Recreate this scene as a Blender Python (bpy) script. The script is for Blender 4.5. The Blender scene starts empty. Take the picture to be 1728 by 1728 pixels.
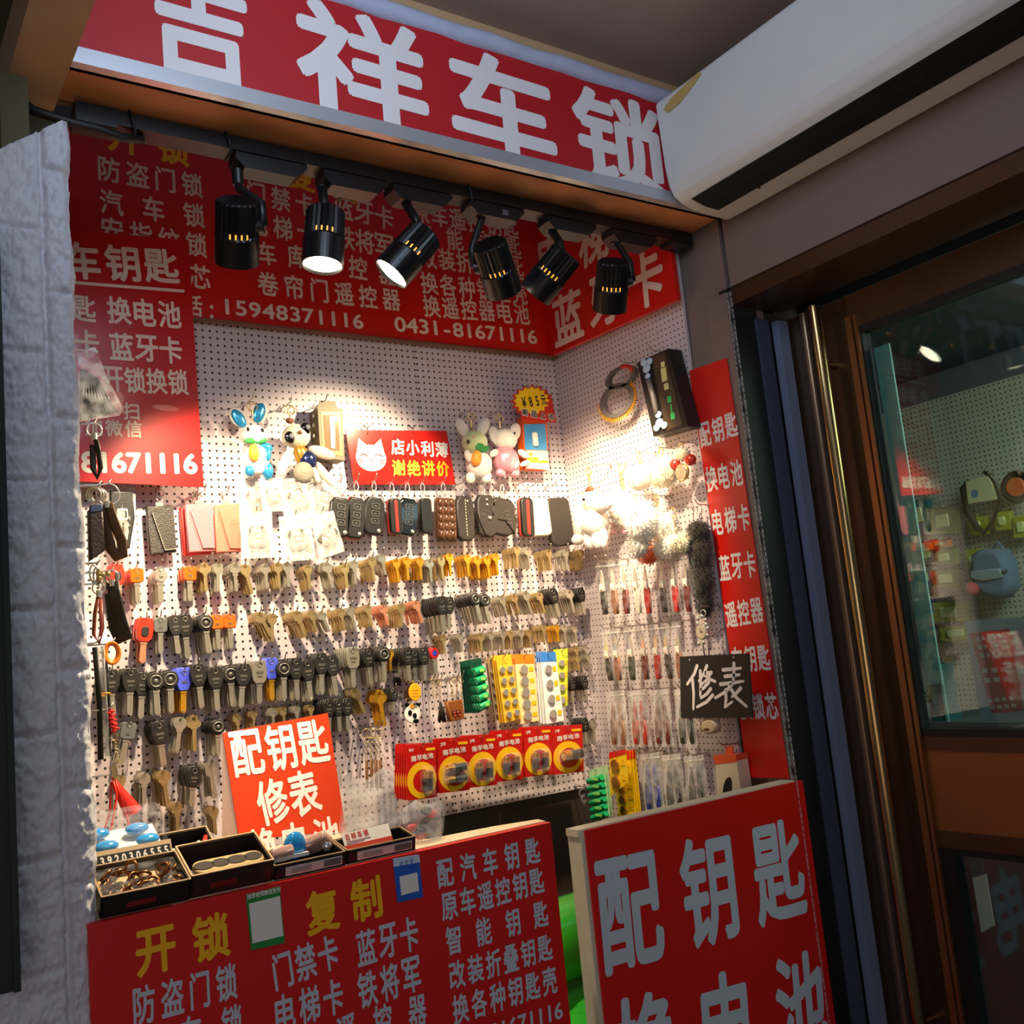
import bpy, bmesh, math, random
from mathutils import Vector, Matrix, noise
random.seed(7)
SC = bpy.context.scene
COL = SC.collection
PI = math.pi
H = 1.40                                  # eye height of the photographer above the floor

# ---------------------------------------------------------------- camera
F_PX, YAW, PITCH, ROLL = 1693.4, 0.610088, 0.140377, -0.099641
_fw = Vector((math.sin(YAW)*math.cos(PITCH), math.cos(YAW)*math.cos(PITCH), math.sin(PITCH)))
_r0 = Vector((math.cos(YAW), -math.sin(YAW), 0)); _u0 = _r0.cross(_fw)
_r = _r0*math.cos(ROLL) + _u0*math.sin(ROLL); _u = -_r0*math.sin(ROLL) + _u0*math.cos(ROLL)
EYE = Vector((0, 0, H))
camd = bpy.data.cameras.new('camera'); camd.sensor_width = 36; camd.lens = 36*F_PX/1728; camd.clip_start = .02
cam = bpy.data.objects.new('camera', camd); COL.objects.link(cam)
cam.matrix_world = Matrix(((_r.x, _u.x, -_fw.x, 0), (_r.y, _u.y, -_fw.y, 0), (_r.z, _u.z, -_fw.z, H), (0, 0, 0, 1)))
SC.camera = cam

# ---------------------------------------------------------------- world, light, exposure
def kel(r, g, b): return (r, g, b)
W = bpy.data.worlds.new('night'); SC.world = W; W.use_nodes = True
W.node_tree.nodes['Background'].inputs[0].default_value = (.62, .70, 1.0, 1)
W.node_tree.nodes['Background'].inputs[1].default_value = .08
SC.view_settings.view_transform = 'Standard'; SC.view_settings.look = 'None'
SC.view_settings.exposure = 0.0; SC.view_settings.gamma = 1.0
def area(name, loc, aim, size, power, col):
    l = bpy.data.lights.new(name, 'AREA'); l.energy = power; l.color = col; l.shape = 'RECTANGLE'; l.size, l.size_y = size
    o = bpy.data.objects.new(name, l); COL.objects.link(o); o.location = loc
    o.rotation_euler = (Vector(aim)-Vector(loc)).to_track_quat('-Z', 'Y').to_euler(); return o
area('corridor_ceiling_light', (.42, .55, 2.36), (.80, 1.17, 2.36), (.4, .5), 4.8, (.60, .78, 1.0))
area('front_fill_light', (-.7, -1.3, 1.75), (.7, 1.5, 2.0), (.9, .8), 4.2, (.80, .84, 1.0))  # added fill from behind the camera, lifts banner and counter
area('warm_fill_light', (-.35, -.7, 1.15), (.95, .9, 2.46), (1.2, .8), 3.4, (1.0, .72, .50))  # added warm fill aimed upward, brightens ceiling and undersides
area('shop_wall_fill', (1.80, .55, 1.93), (2.3, 1.1, 1.42), (.3, .5), 7.0, (1.0, .95, .74))  # unseen lamp added to brighten the goods behind the glass
area('shop_floor_fill', (1.74, .45, 1.92), (1.76, .5, 0), (.25, .6), 3.0, (.72, .92, 1.0))  # added downward fill for cabinet and floor behind the lower pane
SPOT_W, SPOT_COL = 44.0, (1.0, .79, .50)

# ---------------------------------------------------------------- materials
def lin(c): return tuple(((v/255)/12.92 if v/255 <= .04045 else ((v/255+.055)/1.055)**2.4) for v in c)
MATS = {}
def M(name, col=(200, 200, 200), rough=.6, metal=0.0, var=.0, vscale=30, bump=0.0, bscale=200, trans=0.0, alpha=1.0, emit=0.0, coat=0.0, sheen=0.0, aniso=None):
    if name in MATS: return MATS[name]
    m = bpy.data.materials.new(name); m.use_nodes = True; nt = m.node_tree; b = nt.nodes['Principled BSDF']
    c = (*lin(col), 1); b.inputs['Base Color'].default_value = c
    b.inputs['Roughness'].default_value = rough; b.inputs['Metallic'].default_value = metal
    b.inputs['Transmission Weight'].default_value = trans; b.inputs['Alpha'].default_value = alpha
    b.inputs['Coat Weight'].default_value = coat; b.inputs['Sheen Weight'].default_value = sheen
    if emit: b.inputs['Emission Color'].default_value = c; b.inputs['Emission Strength'].default_value = emit
    if var or bump:
        tc = nt.nodes.new('ShaderNodeTexCoord')
        if var:
            n = nt.nodes.new('ShaderNodeTexNoise'); n.inputs['Scale'].default_value = vscale; n.inputs['Detail'].default_value = 4
            if aniso:
                mp = nt.nodes.new('ShaderNodeMapping'); mp.inputs['Scale'].default_value = aniso
                nt.links.new(tc.outputs['Object'], mp.inputs[0]); nt.links.new(mp.outputs[0], n.inputs['Vector'])
            else: nt.links.new(tc.outputs['Object'], n.inputs['Vector'])
            r = nt.nodes.new('ShaderNodeMapRange'); r.inputs[3].default_value = 1-var; r.inputs[4].default_value = 1+var
            nt.links.new(n.outputs['Fac'], r.inputs[0])
            mx = nt.nodes.new('ShaderNodeVectorMath'); mx.operation = 'SCALE'; mx.inputs[0].default_value = c[:3]
            nt.links.new(r.outputs[0], mx.inputs['Scale']); nt.links.new(mx.outputs[0], b.inputs['Base Color'])
        if bump:
            n2 = nt.nodes.new('ShaderNodeTexNoise'); n2.inputs['Scale'].default_value = bscale; n2.inputs['Detail'].default_value = 5
            nt.links.new(tc.outputs['Object'], n2.inputs['Vector'])
            bp = nt.nodes.new('ShaderNodeBump'); bp.inputs['Strength'].default_value = bump; bp.inputs['Distance'].default_value = .004
            nt.links.new(n2.outputs['Fac'], bp.inputs['Height']); nt.links.new(bp.outputs[0], b.inputs['Normal'])
    MATS[name] = m; return m
def film(name, col=(235, 235, 235), clear=.72, rough=.18):
    """thin clear plastic: mostly see-through, partly milky, partly glossy"""
    if name in MATS: return MATS[name]
    m = bpy.data.materials.new(name); m.use_nodes = True; nt = m.node_tree; nt.nodes.clear()
    o = nt.nodes.new('ShaderNodeOutputMaterial'); t = nt.nodes.new('ShaderNodeBsdfTransparent'); d = nt.nodes.new('ShaderNodeBsdfPrincipled')
    d.inputs['Base Color'].default_value = (*lin(col), 1); d.inputs['Roughness'].default_value = rough
    x = nt.nodes.new('ShaderNodeMixShader'); n = nt.nodes.new('ShaderNodeTexNoise'); n.inputs['Scale'].default_value = 60; n.inputs['Detail'].default_value = 3
    tc = nt.nodes.new('ShaderNodeTexCoord'); nt.links.new(tc.outputs['Object'], n.inputs['Vector'])
    r = nt.nodes.new('ShaderNodeMapRange'); r.inputs[1].default_value = .35; r.inputs[2].default_value = .7
    r.inputs[3].default_value = max(0, 1-clear-.12); r.inputs[4].default_value = min(1, 1-clear+.14)
    nt.links.new(n.outputs['Fac'], r.inputs[0]); nt.links.new(r.outputs[0], x.inputs[0])
    nt.links.new(t.outputs[0], x.inputs[1]); nt.links.new(d.outputs[0], x.inputs[2]); nt.links.new(x.outputs[0], o.inputs[0])
    MATS[name] = m; return m
def pegmat(name, pitch, rad, col, hole=(48, 40, 40)):
    """perforated board: a square lattice of small dark holes"""
    m = M(name, col, rough=.38); nt = m.node_tree; b = nt.nodes['Principled BSDF']
    tc = nt.nodes.new('ShaderNodeTexCoord'); s = nt.nodes.new('ShaderNodeVectorMath'); s.operation = 'SCALE'; s.inputs['Scale'].default_value = 1/pitch
    nt.links.new(tc.outputs['Object'], s.inputs[0])
    f = nt.nodes.new('ShaderNodeVectorMath'); f.operation = 'FRACTION'; nt.links.new(s.outputs[0], f.inputs[0])
    sb = nt.nodes.new('ShaderNodeVectorMath'); sb.operation = 'SUBTRACT'; sb.inputs[1].default_value = (.5, .5, .5); nt.links.new(f.outputs[0], sb.inputs[0])
    mu = nt.nodes.new('ShaderNodeVectorMath'); mu.operation = 'MULTIPLY'; mu.inputs[1].default_value = (1, 0, 1); nt.links.new(sb.outputs[0], mu.inputs[0])
    ln = nt.nodes.new('ShaderNodeVectorMath'); ln.operation = 'LENGTH'; nt.links.new(mu.outputs[0], ln.inputs[0])
    lt = nt.nodes.new('ShaderNodeMath'); lt.operation = 'LESS_THAN'; lt.inputs[1].default_value = rad/pitch; nt.links.new(ln.outputs['Value'], lt.inputs[0])
    mx = nt.nodes.new('ShaderNodeMix'); mx.data_type = 'RGBA'; mx.inputs['A'].default_value = (*lin(col), 1); mx.inputs['B'].default_value = (*lin(hole), 1)
    nt.links.new(lt.outputs[0], mx.inputs['Factor']); nt.links.new(mx.outputs['Result'], b.inputs['Base Color'])
    return m
RED = M('sign_red', (216, 24, 12), .38, var=.05, vscale=8, coat=.15)
DRED = M('poster_red', (204, 18, 16), .3, var=.04, vscale=6, coat=.2)
HRED = M('fascia_red', (190, 26, 34), .55, var=.06, vscale=10)
WHITE = M('letter_white', (238, 232, 232), .5)
YEL = M('letter_yellow', (250, 186, 10), .5)
GREYW = M('letter_silver', (196, 200, 212), .5)
BLACK = M('black_plastic', (22, 21, 22), .38, bump=.05, bscale=500)
MBLACK = M('matt_black', (17, 16, 17), .55)
CHROME = M('chrome', (222, 219, 212), .24, .75)
STEEL = M('steel_wire', (188, 180, 168), .3, 1.0)
BRASS = M('brass', (196, 172, 122), .30, .75, var=.12, vscale=60)
GOLD = M('yellow_brass', (226, 170, 52), .32, .7, var=.1, vscale=60)
NICK = M('nickel', (196, 188, 170), .28, .75, var=.12, vscale=60)
COPPER = M('copper', (214, 146, 112), .36, .6)
PAPER = M('white_card', (236, 230, 222), .6)
CLEAR = film('clear_film', clear=.70)
CLEARER = film('clear_blister', (240, 240, 245), .96, .08)
MILK = film('milky_film', (240, 234, 226), .45, .3)

# ---------------------------------------------------------------- geometry helpers
class MB:
    """collects shapes, then links them as ONE mesh object"""
    def __init__(s): s.v, s.f, s.sm, s.mi = [], [], [], []
    def add(s, vs, fs, smooth=False, T=None, mi=0):
        n = len(s.v)
        s.v += [tuple(T @ Vector(p)) if T is not None else tuple(p) for p in vs]
        s.f += [tuple(i+n for i in f) for f in fs]; s.sm += [smooth]*len(fs); s.mi += [mi]*len(fs); return s
    def box(s, c, d, T=None, mi=0):
        x, y, z = d[0]/2, d[1]/2, d[2]/2
        vs = [(c[0]+a*x, c[1]+b*y, c[2]+e*z) for a in (-1, 1) for b in (-1, 1) for e in (-1, 1)]
        return s.add(vs, [(0, 1, 3, 2), (4, 6, 7, 5), (0, 4, 5, 1), (2, 3, 7, 6), (0, 2, 6, 4), (1, 5, 7, 3)], False, T, mi)
    def prism(s, poly, y0, y1, b=0.0, T=None, smooth=False, mi=0):
        """polygon in x,z pushed along y from y0 (front) to y1 (back); b rounds the rims"""
        if sum(poly[i][0]*poly[(i+1) % len(poly)][1]-poly[(i+1) % len(poly)][0]*poly[i][1] for i in range(len(poly))) < 0: poly = poly[::-1]
        n = len(poly); cx = sum(p[0] for p in poly)/n; cz = sum(p[1] for p in poly)/n
        ex = max(abs(p[0]-cx) for p in poly) or 1; ez = max(abs(p[1]-cz) for p in poly) or 1
        def ring(y, i): return [(cx+(p[0]-cx)*(1-i/ex), y, cz+(p[1]-cz)*(1-i/ez)) for p in poly]
        rs = [ring(y0, 0), ring(y1, 0)] if not b else [ring(y0, b), ring(y0+b*.35, b*.3), ring(y0+b, 0), ring(y1-b, 0), ring(y1-b*.35, b*.3), ring(y1, b)]
        vs = [p for r in rs for p in r]; fs = [tuple(range(n)), tuple(range(len(vs)-1, len(vs)-n-1, -1))]
        s.add(vs, fs, False, T, mi)
        base = len(s.v)-len(vs)
        for k in range(len(rs)-1):
            for i in range(n):
                j = (i+1) % n; s.f.append((base+k*n+j, base+k*n+i, base+(k+1)*n+i, base+(k+1)*n+j)); s.sm.append(smooth or bool(b)); s.mi.append(mi)
        return s
    def cyl(s, p0, p1, r0, r1=None, n=16, caps=True, T=None, mi=0, smooth=True):
        r1 = r0 if r1 is None else r1; p0, p1 = Vector(p0), Vector(p1); a = (p1-p0).normalized()
        u = a.orthogonal().normalized(); w = a.cross(u); vs = []
        for p, r in ((p0, r0), (p1, r1)): vs += [p+(u*math.cos(2*PI*i/n)+w*math.sin(2*PI*i/n))*r for i in range(n)]
        s.add(vs, [(i, (i+1) % n, n+(i+1) % n, n+i) for i in range(n)], smooth, T, mi)
        if caps: s.add(vs[:n], [tuple(range(n-1, -1, -1))], False, T, mi); s.add(vs[n:], [tuple(range(n))], False, T, mi)
        return s
    def tube(s, pts, r, n=6, closed=False, T=None, mi=0, rz=None):
        """round (or flat, with rz) tube along a polyline"""
        pts = [Vector(p) for p in pts]; m = len(pts); vs = []; up = None
        rr = r if isinstance(r, (list, tuple)) else [r]*m
        for k in range(m):
            if closed: d = pts[(k+1) % m]-pts[k-1]
            else: d = pts[min(k+1, m-1)]-pts[max(k-1, 0)]
            d = d.normalized() if d.length > 1e-9 else Vector((0, 0, 1))
            up = (up - d*up.dot(d)) if up is not None else d.orthogonal()
            up = up.normalized() if up.length > 1e-6 else d.orthogonal().normalized()
            w = d.cross(up)
            vs += [pts[k]+up*math.cos(2*PI*i/n)*rr[k]+w*math.sin(2*PI*i/n)*(rr[k] if rz is None else rz) for i in range(n)]
        fs = []
        for k in range(m if closed else m-1):
            k2 = (k+1) % m
            fs += [(k*n+i, k*n+(i+1) % n, k2*n+(i+1) % n, k2*n+i) for i in range(n)]
        if not closed: fs += [tuple(range(n-1, -1, -1)), tuple(range((m-1)*n, m*n))]
        return s.add(vs, fs, True, T, mi)
    def ring(s, c, R, r, axis=(0, 1, 0), n=20, k=6, T=None, mi=0, sx=1.0):
        a = Vector(axis).normalized(); u = a.orthogonal().normalized(); w = a.cross(u)
        return s.tube([Vector(c)+u*math.cos(2*PI*i/n)*R*sx+w*math.sin(2*PI*i/n)*R for i in range(n)], r, k, True, T, mi)
    def ell(s, c, r, n=14, m=10, T=None, mi=0, jit=0.0, seed=0):
        if not isinstance(r, (list, tuple)): r = (r, r, r)
        vs = []
        for j in range(m+1):
            t = PI*j/m
            for i in range(n):
                p = 2*PI*i/n; d = Vector((math.sin(t)*math.cos(p), math.sin(t)*math.sin(p), math.cos(t)))
                q = 1+(noise.noise(d*3.1+Vector((seed, seed*.7, 1.3)))*jit if jit else 0)
                vs.append((c[0]+d.x*r[0]*q, c[1]+d.y*r[1]*q, c[2]+d.z*r[2]*q))
        return s.add(vs, [(j*n+i, j*n+n+i, j*n+n+(i+1) % n, j*n+(i+1) % n) for j in range(m) for i in range(n)], True, T, mi)
    def fur(s, c, r, count, length, rnd, T=None, mi=0, w=.0011):
        """short tufts standing out of an ellipsoid"""
        if not isinstance(r, (list, tuple)): r = (r, r, r)
        for _ in range(count):
            d = Vector((rnd.gauss(0, 1), rnd.gauss(0, 1), rnd.gauss(0, 1))).normalized()
            b = Vector((c[0]+d.x*r[0]*.96, c[1]+d.y*r[1]*.96, c[2]+d.z*r[2]*.96)); o = d.orthogonal().normalized(); q = d.cross(o)
            tip = b+(d+Vector((rnd.uniform(-.5, .5), rnd.uniform(-.5, .5), rnd.uniform(-.7, .2)))).normalized()*length*rnd.uniform(.6, 1.2)
            s.add([b+o*w, b-o*w*.5+q*w, b-o*w*.5-q*w, tip], [(0, 1, 3), (1, 2, 3), (2, 0, 3)], True, T, mi)
        return s
    def plate(s, outer, inner, y0, y1, T=None, mi=0):
        """flat ring between two loops of equal length in x,z, with thickness"""
        n = len(outer); vs = [(p[0], y, p[1]) for y in (y0, y1) for L in (outer, inner) for p in L]
        fs = []
        for i in range(n):
            j = (i+1) % n
            fs += [(i, j, n+j, n+i), (2*n+j, 2*n+i, 3*n+i, 3*n+j), (j, i, 2*n+i, 2*n+j), (n+i, n+j, 3*n+j, 3*n+i)]
        return s.add(vs, fs, False, T, mi)
    def grid(s, fn, nu, nv, T=None, mi=0, smooth=True):
        vs = [fn(i/nu, j/nv) for j in range(nv+1) for i in range(nu+1)]
        return s.add(vs, [(j*(nu+1)+i, j*(nu+1)+i+1, (j+1)*(nu+1)+i+1, (j+1)*(nu+1)+i) for j in range(nv) for i in range(nu)], smooth, T, mi)
    def mesh(s, name, mats):
        me = bpy.data.meshes.new(name); me.from_pydata(s.v, [], s.f)
        me.polygons.foreach_set('use_smooth', s.sm); me.polygons.foreach_set('material_index', s.mi)
        for m in (mats if isinstance(mats, (list, tuple)) else [mats]): me.materials.append(m)
        me.update(); return me
    def build(s, name, mats, parent=None, Mw=None, label=None):
        return link(name, s.mesh(name, mats), parent, Mw, label)
def link(name, data, parent=None, Mw=None, label=None):
    o = bpy.data.objects.new(name, data); COL.objects.link(o)
    if parent is not None: o.parent = parent
    if Mw is not None: o.matrix_local = Mw
    if label: o['label'] = label
    return o
def tag(o, label, cat, group=None, kind=None):
    if label: o['label'] = label
    if cat: o['category'] = cat
    if group: o['group'] = group
    if kind: o['kind'] = kind
    return o
def thing(name, label, cat, Mw, group=None):
    o = bpy.data.objects.new(name, None); COL.objects.link(o); o.empty_display_size = .02
    o.matrix_world = Mw; return tag(o, label, cat, group)
def struct(name, mb, mats, parent=None):
    o = mb.build(name, mats, parent)
    if parent is None: o['kind'] = 'structure'
    return o
def dup(o, Mw=None, parent=None, label=None, group=None):
    c = o.copy(); COL.objects.link(c)
    if parent is not None: c.parent = parent
    if Mw is not None: c.matrix_world = Mw
    if label: c['label'] = label
    if group: c['group'] = group
    for ch in list(o.children): dup(ch, parent=c)
    return c
def T3(x=0, y=0, z=0): return Matrix.Translation((x, y, z))
def RX(a): return Matrix.Rotation(math.radians(a), 4, 'X')
def RY(a): return Matrix.Rotation(math.radians(a), 4, 'Y')
def RZ(a): return Matrix.Rotation(math.radians(a), 4, 'Z')
def rrect(w, h, r, n=4, cx=0, cz=0):
    out = []
    for (sx, sz, a0) in ((1, 1, 0), (-1, 1, 90), (-1, -1, 180), (1, -1, 270)):
        for k in range(n+1):
            a = math.radians(a0+90*k/n); out.append((cx+sx*(w/2-r)+r*math.cos(a), cz+sz*(h/2-r)+r*math.sin(a)))
    return out
def circ(R, n=20, cx=0, cz=0, sx=1.0): return [(cx+math.cos(2*PI*i/n)*R*sx, cz+math.sin(2*PI*i/n)*R) for i in range(n)]
NUM = 'first second third fourth fifth sixth seventh eighth ninth tenth eleventh twelfth thirteenth fourteenth fifteenth sixteenth seventeenth eighteenth nineteenth twentieth twenty-first twenty-second twenty-third twenty-fourth twenty-fifth twenty-sixth twenty-seventh twenty-eighth twenty-ninth thirtieth thirty-first thirty-second thirty-third thirty-fourth thirty-fifth thirty-sixth'.split()

# ---------------------------------------------------------------- where a spot in the photo lies in the booth
def ray(px, py):
    d = _r*((px-864)/F_PX) - _u*((py-864)/F_PX) + _fw
    return d.normalized()
def hit(Mw, px, py, off=0.0):
    """local point where the sight line meets the plane y = -off of frame Mw"""
    inv = Mw.inverted(); o = inv @ EYE; d = inv.to_3x3() @ ray(px, py)
    t = (-off-o.y)/d.y; return o+d*t
def onY(px, py, y): d = ray(px, py); return EYE+d*(y/d.y)
def onX(px, py, x): d = ray(px, py); return EYE+d*(x/d.x)
def onZ(px, py, z): d = ray(px, py); return EYE+d*((z-H)/d.z)
YB, XR, YF = 1.70, 1.343, 1.17            # back wall, side wall, front line of the booth
BACK = T3(0, YB, 0)
SIDE = T3(XR, 0, 0) @ RZ(-90)
FRONT = T3(0, YF, 0)
DOORX = 1.49
def at(wall, px, py, off=0.0, roll=0.0, yaw=0.0):
    """world frame hung on a wall: x along it, y into it, z up"""
    return wall @ Matrix.Translation(hit(wall, px, py, off)) @ RY(roll) @ RZ(yaw)
def span(wall, a, b, off=0.0):
    """size in metres (along, up) between two photo points on a wall"""
    p, q = hit(wall, *a, off), hit(wall, *b, off); return abs(q.x-p.x), abs(q.z-p.z)

# ---------------------------------------------------------------- lettering
GLYPH = {}
def glyph(ch):
    if ch not in GLYPH:
        cu = bpy.data.curves.new('g', 'FONT'); cu.body = ch; cu.size = 1; cu.resolution_u = 3
        o = bpy.data.objects.new('g', cu); COL.objects.link(o)
        me = bpy.data.meshes.new_from_object(o.evaluated_get(bpy.context.evaluated_depsgraph_get()))
        vs = [v.co.copy() for v in me.vertices]; fs = [tuple(p.vertices) for p in me.polygons]
        bpy.data.objects.remove(o); bpy.data.curves.remove(cu); bpy.data.meshes.remove(me)
        if vs:
            x0, x1 = min(v.x for v in vs), max(v.x for v in vs); y0, y1 = min(v.y for v in vs), max(v.y for v in vs)
            cjk = ord(ch) > 0x2000
            sc = 1/.94 if cjk else 1/.73
            cx = (x0+x1)/2; cy = (y0+y1)/2 if cjk else .36
            if cjk: sc = 1/max(.80, max(x1-x0, y1-y0))
            vs = [((v.x-cx)*sc, (v.y-cy)*sc) for v in vs]
        GLYPH[ch] = (vs, fs)
    return GLYPH[ch]
RING8 = [(0, 0)]+[(math.cos(i*PI/4), math.sin(i*PI/4)) for i in range(8)]
def write(mb, s, c0, c1, w, h, bold=.026, y=-.0006, up=None):
    """characters of s at equal steps from c0 to c1 (centres, local x,z), each w wide and h high"""
    n = len(s); a = math.atan2(c1[1]-c0[1], c1[0]-c0[0]) if n > 1 else (up or 0)
    ca, sa = math.cos(a), math.sin(a)
    for k, ch in enumerate(s):
        if ch == ' ': continue
        t = k/(n-1) if n > 1 else 0; cx = c0[0]+(c1[0]-c0[0])*t; cz = c0[1]+(c1[1]-c0[1])*t
        vs, fs = glyph(ch)
        for i, (dx, dz) in enumerate(RING8 if bold else RING8[:1]):
            P = [((x+dx*bold)*w, (z+dz*bold)*h) for x, z in vs]
            mb.add([(cx+x*ca-z*sa, y-i*1e-6, cz+x*sa+z*ca) for x, z in P], fs)
    return mb
class Sign:
    """a flat board with lettering; every measure is taken off the photo onto its own plane"""
    def __init__(s, name, label, cat, Mw, off=0.0, group=None):
        s.Mw = Mw @ T3(0, -off, 0); s.o = thing(name, label, cat, s.Mw, group)
    def p(s, px, py): v = hit(s.Mw, px, py); return (v.x, v.z)
    def board(s, corners, mat, thick=.005, name='board'):
        s.poly = [s.p(*c) for c in corners]; MB().prism(s.poly, 0, thick).build(name, mat, s.o); return s
    def line(s, txt, a, b, wpx, hpx, mat, bold=.026, name='lettering', up=None):
        A, B = s.p(*a), s.p(*b); m = ((a[0]+b[0])/2, (a[1]+b[1])/2)
        w = abs(s.p(m[0]+wpx/2, m[1])[0]-s.p(m[0]-wpx/2, m[1])[0]); h = abs(s.p(m[0], m[1]+hpx/2)[1]-s.p(m[0], m[1]-hpx/2)[1])
        n = len(txt)
        if n > 1 and (math.hypot(B[0]-A[0], B[1]-A[1])/(n-1) > w*1.3 or h > .06 or ' ' in txt):      # widely spaced characters are cut out one by one
            up = math.atan2(B[1]-A[1], B[0]-A[0])
            for k, ch in enumerate(txt):
                c = (A[0]+(B[0]-A[0])*k/(n-1), A[1]+(B[1]-A[1])*k/(n-1))
                if ch != ' ': write(MB(), ch, c, c, w, h, bold, up=up).build(name, mat, s.o)
            return s
        write(MB(), txt, A, B, w, h, bold, up=up).build(name, mat, s.o); return s
    def patch(s, corners, mat, name, thick=.0005, lift=.0004):
        MB().prism([s.p(*c) for c in corners], -lift, -lift+thick).build(name, mat, s.o); return s

# ================================================================ the setting
OLIVE = M('olive_wall', (92, 88, 62), .8, var=.12, vscale=9)
WARMW = M('cream_paint', (196, 160, 118), .75, var=.06, vscale=12)
CEILM = M('grey_ceiling', (172, 148, 138), .8, var=.05, vscale=14)
TAUPE = M('taupe_panel', (128, 112, 104), .55, var=.07, vscale=5)
BROWNM = M('brown_metal', (92, 66, 44), .34, .55, var=.16, vscale=5, aniso=(1, 1, .15))
DARKM = M('dark_metal', (34, 31, 34), .5, .25, var=.1, vscale=8)
BLUEM = M('bluish_metal', (150, 164, 196), .42, .3)
struct('floor', MB().box((1.2, .6, -.01), (5.2, 4.4, .02)), M('floor_tile', (120, 118, 116), .4, var=.08, vscale=3))
struct('ceiling', MB().box((.5, -.03, H+1.018), (3.0, 2.6, .03)), CEILM)
struct('wall_back', MB().box((.75, YB+.03, 1.25), (1.5, .04, 2.5)), M('dark_backing', (62, 50, 42), .6, var=.15, vscale=6))
struct('wall_above_sign', MB().box((.9, 1.225, H+.985), (1.7, .05, .10)), WARMW)
# side wall: panelling behind the pegboard and the taupe pier in front of it
struct('wall_right', MB().box((XR+.055, 1.44, 1.25), (.09, .50, 2.5)), TAUPE)
struct('wall_over_door', MB().box((XR+.075, .10, H+.84), (.13, 2.16, .45)), TAUPE)
struct('wall_left', MB().box((.185, 1.43, 1.16), (.03, .50, 1.92)), OLIVE)
# soffit beam running out over the corridor, and the wall it meets
struct('trim_1', MB().box((.2155, .70, H+.7985), (.061, 1.20, .113)), M('beam_beige', (184, 152, 114), .75, var=.09, vscale=16))
struct('wall_beam_end', MB().box((.19, 1.315, H+.66), (.13, .03, .17)), OLIVE)
struct('wall_left_head', MB().box((.08, .70, H+.83), (.21, 1.20, .05)), OLIVE)

# ---- foam brick sheet on the pier
def foam():
    z0, z1 = 0.0, H+.667
    xl = .10
    seam = .207
    hl = [onY(60, y, YF).z for y in (395, 600, 815, 1030, 1240, 1450, 1640)]
    hr = [onY(125, y, YF).z for y in (303, 503, 711, 925, 1130, 1330, 1490)]
    def fn(u, v):
        z = z0+(z1-z0)*v
        edge = .2385+.0018*math.sin(z*41)+.0012*noise.noise(Vector((z*60, 0, 0)))
        x = xl+(edge-xl)*u
        top = H+.667-(.239-x)*.75
        z = min(z, top)
        d = min([abs(x-seam)] + [abs(z-q) for q in (hl if x < seam else hr)])
        g = -min(1, max(0, 1-d/.005))*.0070
        b = noise.noise(Vector((x*70, z*50, 2)))*.0040 + abs(noise.noise(Vector((x*150+z*90, z*190, 5))))*.0062 + noise.noise(Vector((x*330, z*300, 7)))*.0022
        round_ = -.010*max(0, (u-.93)/.07)**2
        return (x, YF-.012-(g+b+round_), z)
    mb = MB().grid(fn, 84, 620)
    mb.box((.165, YF+.0, (z0+z1)/2-.04), (.142, .012, z1-z0-.08))
    return mb
struct('wall_left_foam', foam(), M('foam_white', (205, 206, 214), .5, bump=.25, bscale=120))

# ---- dark post at the very side of the frame
xe = onY(14, 900, 1.10).x; zl_ = onY(44, 1668, 1.10).z
mb = MB().box((xe-.03, 1.115, (zl_+H+.5)/2), (.06, .03, H+.5-zl_)); mb.box((xe-.004, 1.098, (zl_+H+.5)/2), (.006, .008, H+.5-zl_))
struct('trim_2', mb, M('dark_green_metal', (34, 46, 42), .4, .4))

# ---- pier front corner, door jamb and door
JY = 1.185
mb = MB().box((XR+.012, JY+.025, .95), (.024, .05, 2.11))
struct('trim_3', mb, TAUPE)
mb = MB()
mb.box((XR+.038, JY+.008, H-.39), (.066, .024, 2.006))                      # jamb leaf
mb.box((XR+.135, JY+.016, H-.39), (.13, .02, 2.006))
struct('trim_4', mb, DARKM)
struct('trim_5', MB().box((XR+.079, JY-.004, H-.41), (.032, .010, 1.94)), M('dull_blue_metal', (84, 92, 116), .45, .3))
struct('trim_8', MB().box((XR+.126, JY-.008, H-.41), (.026, .016, 1.94)), BLUEM)
mb = MB().box((XR+.075, .10, H+.596), (.13, 2.16, .030))                   # recess soffit over the door
struct('trim_6', mb, BROWNM)
# door leaf
D = T3(DOORX, 0, 0) @ RZ(-90)                       # x towards the corridor, y into the shop
def dp(px, py): v = hit(D, px, py); return v.x, v.z
door = bpy.data.objects.new('door_1', None); COL.objects.link(door); door.matrix_world = D; door['kind'] = 'structure'
gl = -1.022; gr = -.30; gt = H+.492; gb = H-.187; lt = H-.385; lb = .12
mb = MB()
def rail(x0, x1, z0, z1, y=0, t=.045, inset=.006):
    mb.box(((x0+x1)/2, y+t/2, (z0+z1)/2), (x1-x0, t, z1-z0))
rail(-1.175, gl-.025, 0, H+.565); rail(gr+.025, gr+.16, 0, H+.565)
rail(gl-.03, gr+.03, gt+.012, H+.565); rail(gl-.03, gr+.03, gb-.035, gb-.012)
mb.build('door_frame', BROWNM, door)
mb = MB()
for (x0, x1, z0, z1) in ((gl-.012, gr+.012, gt, gt+.012), (gl-.012, gr+.012, gb-.012, gb), (gl-.012, gl, gb, gt), (gr, gr+.012, gb, gt),
                         (gl-.005, gr, lt, lt+.010), (gl-.005, gl+.022, lb, lt)):
    mb.box(((x0+x1)/2, .010, (z0+z1)/2), (x1-x0, .022, z1-z0))
mb.build('gasket', MBLACK, door)
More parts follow.
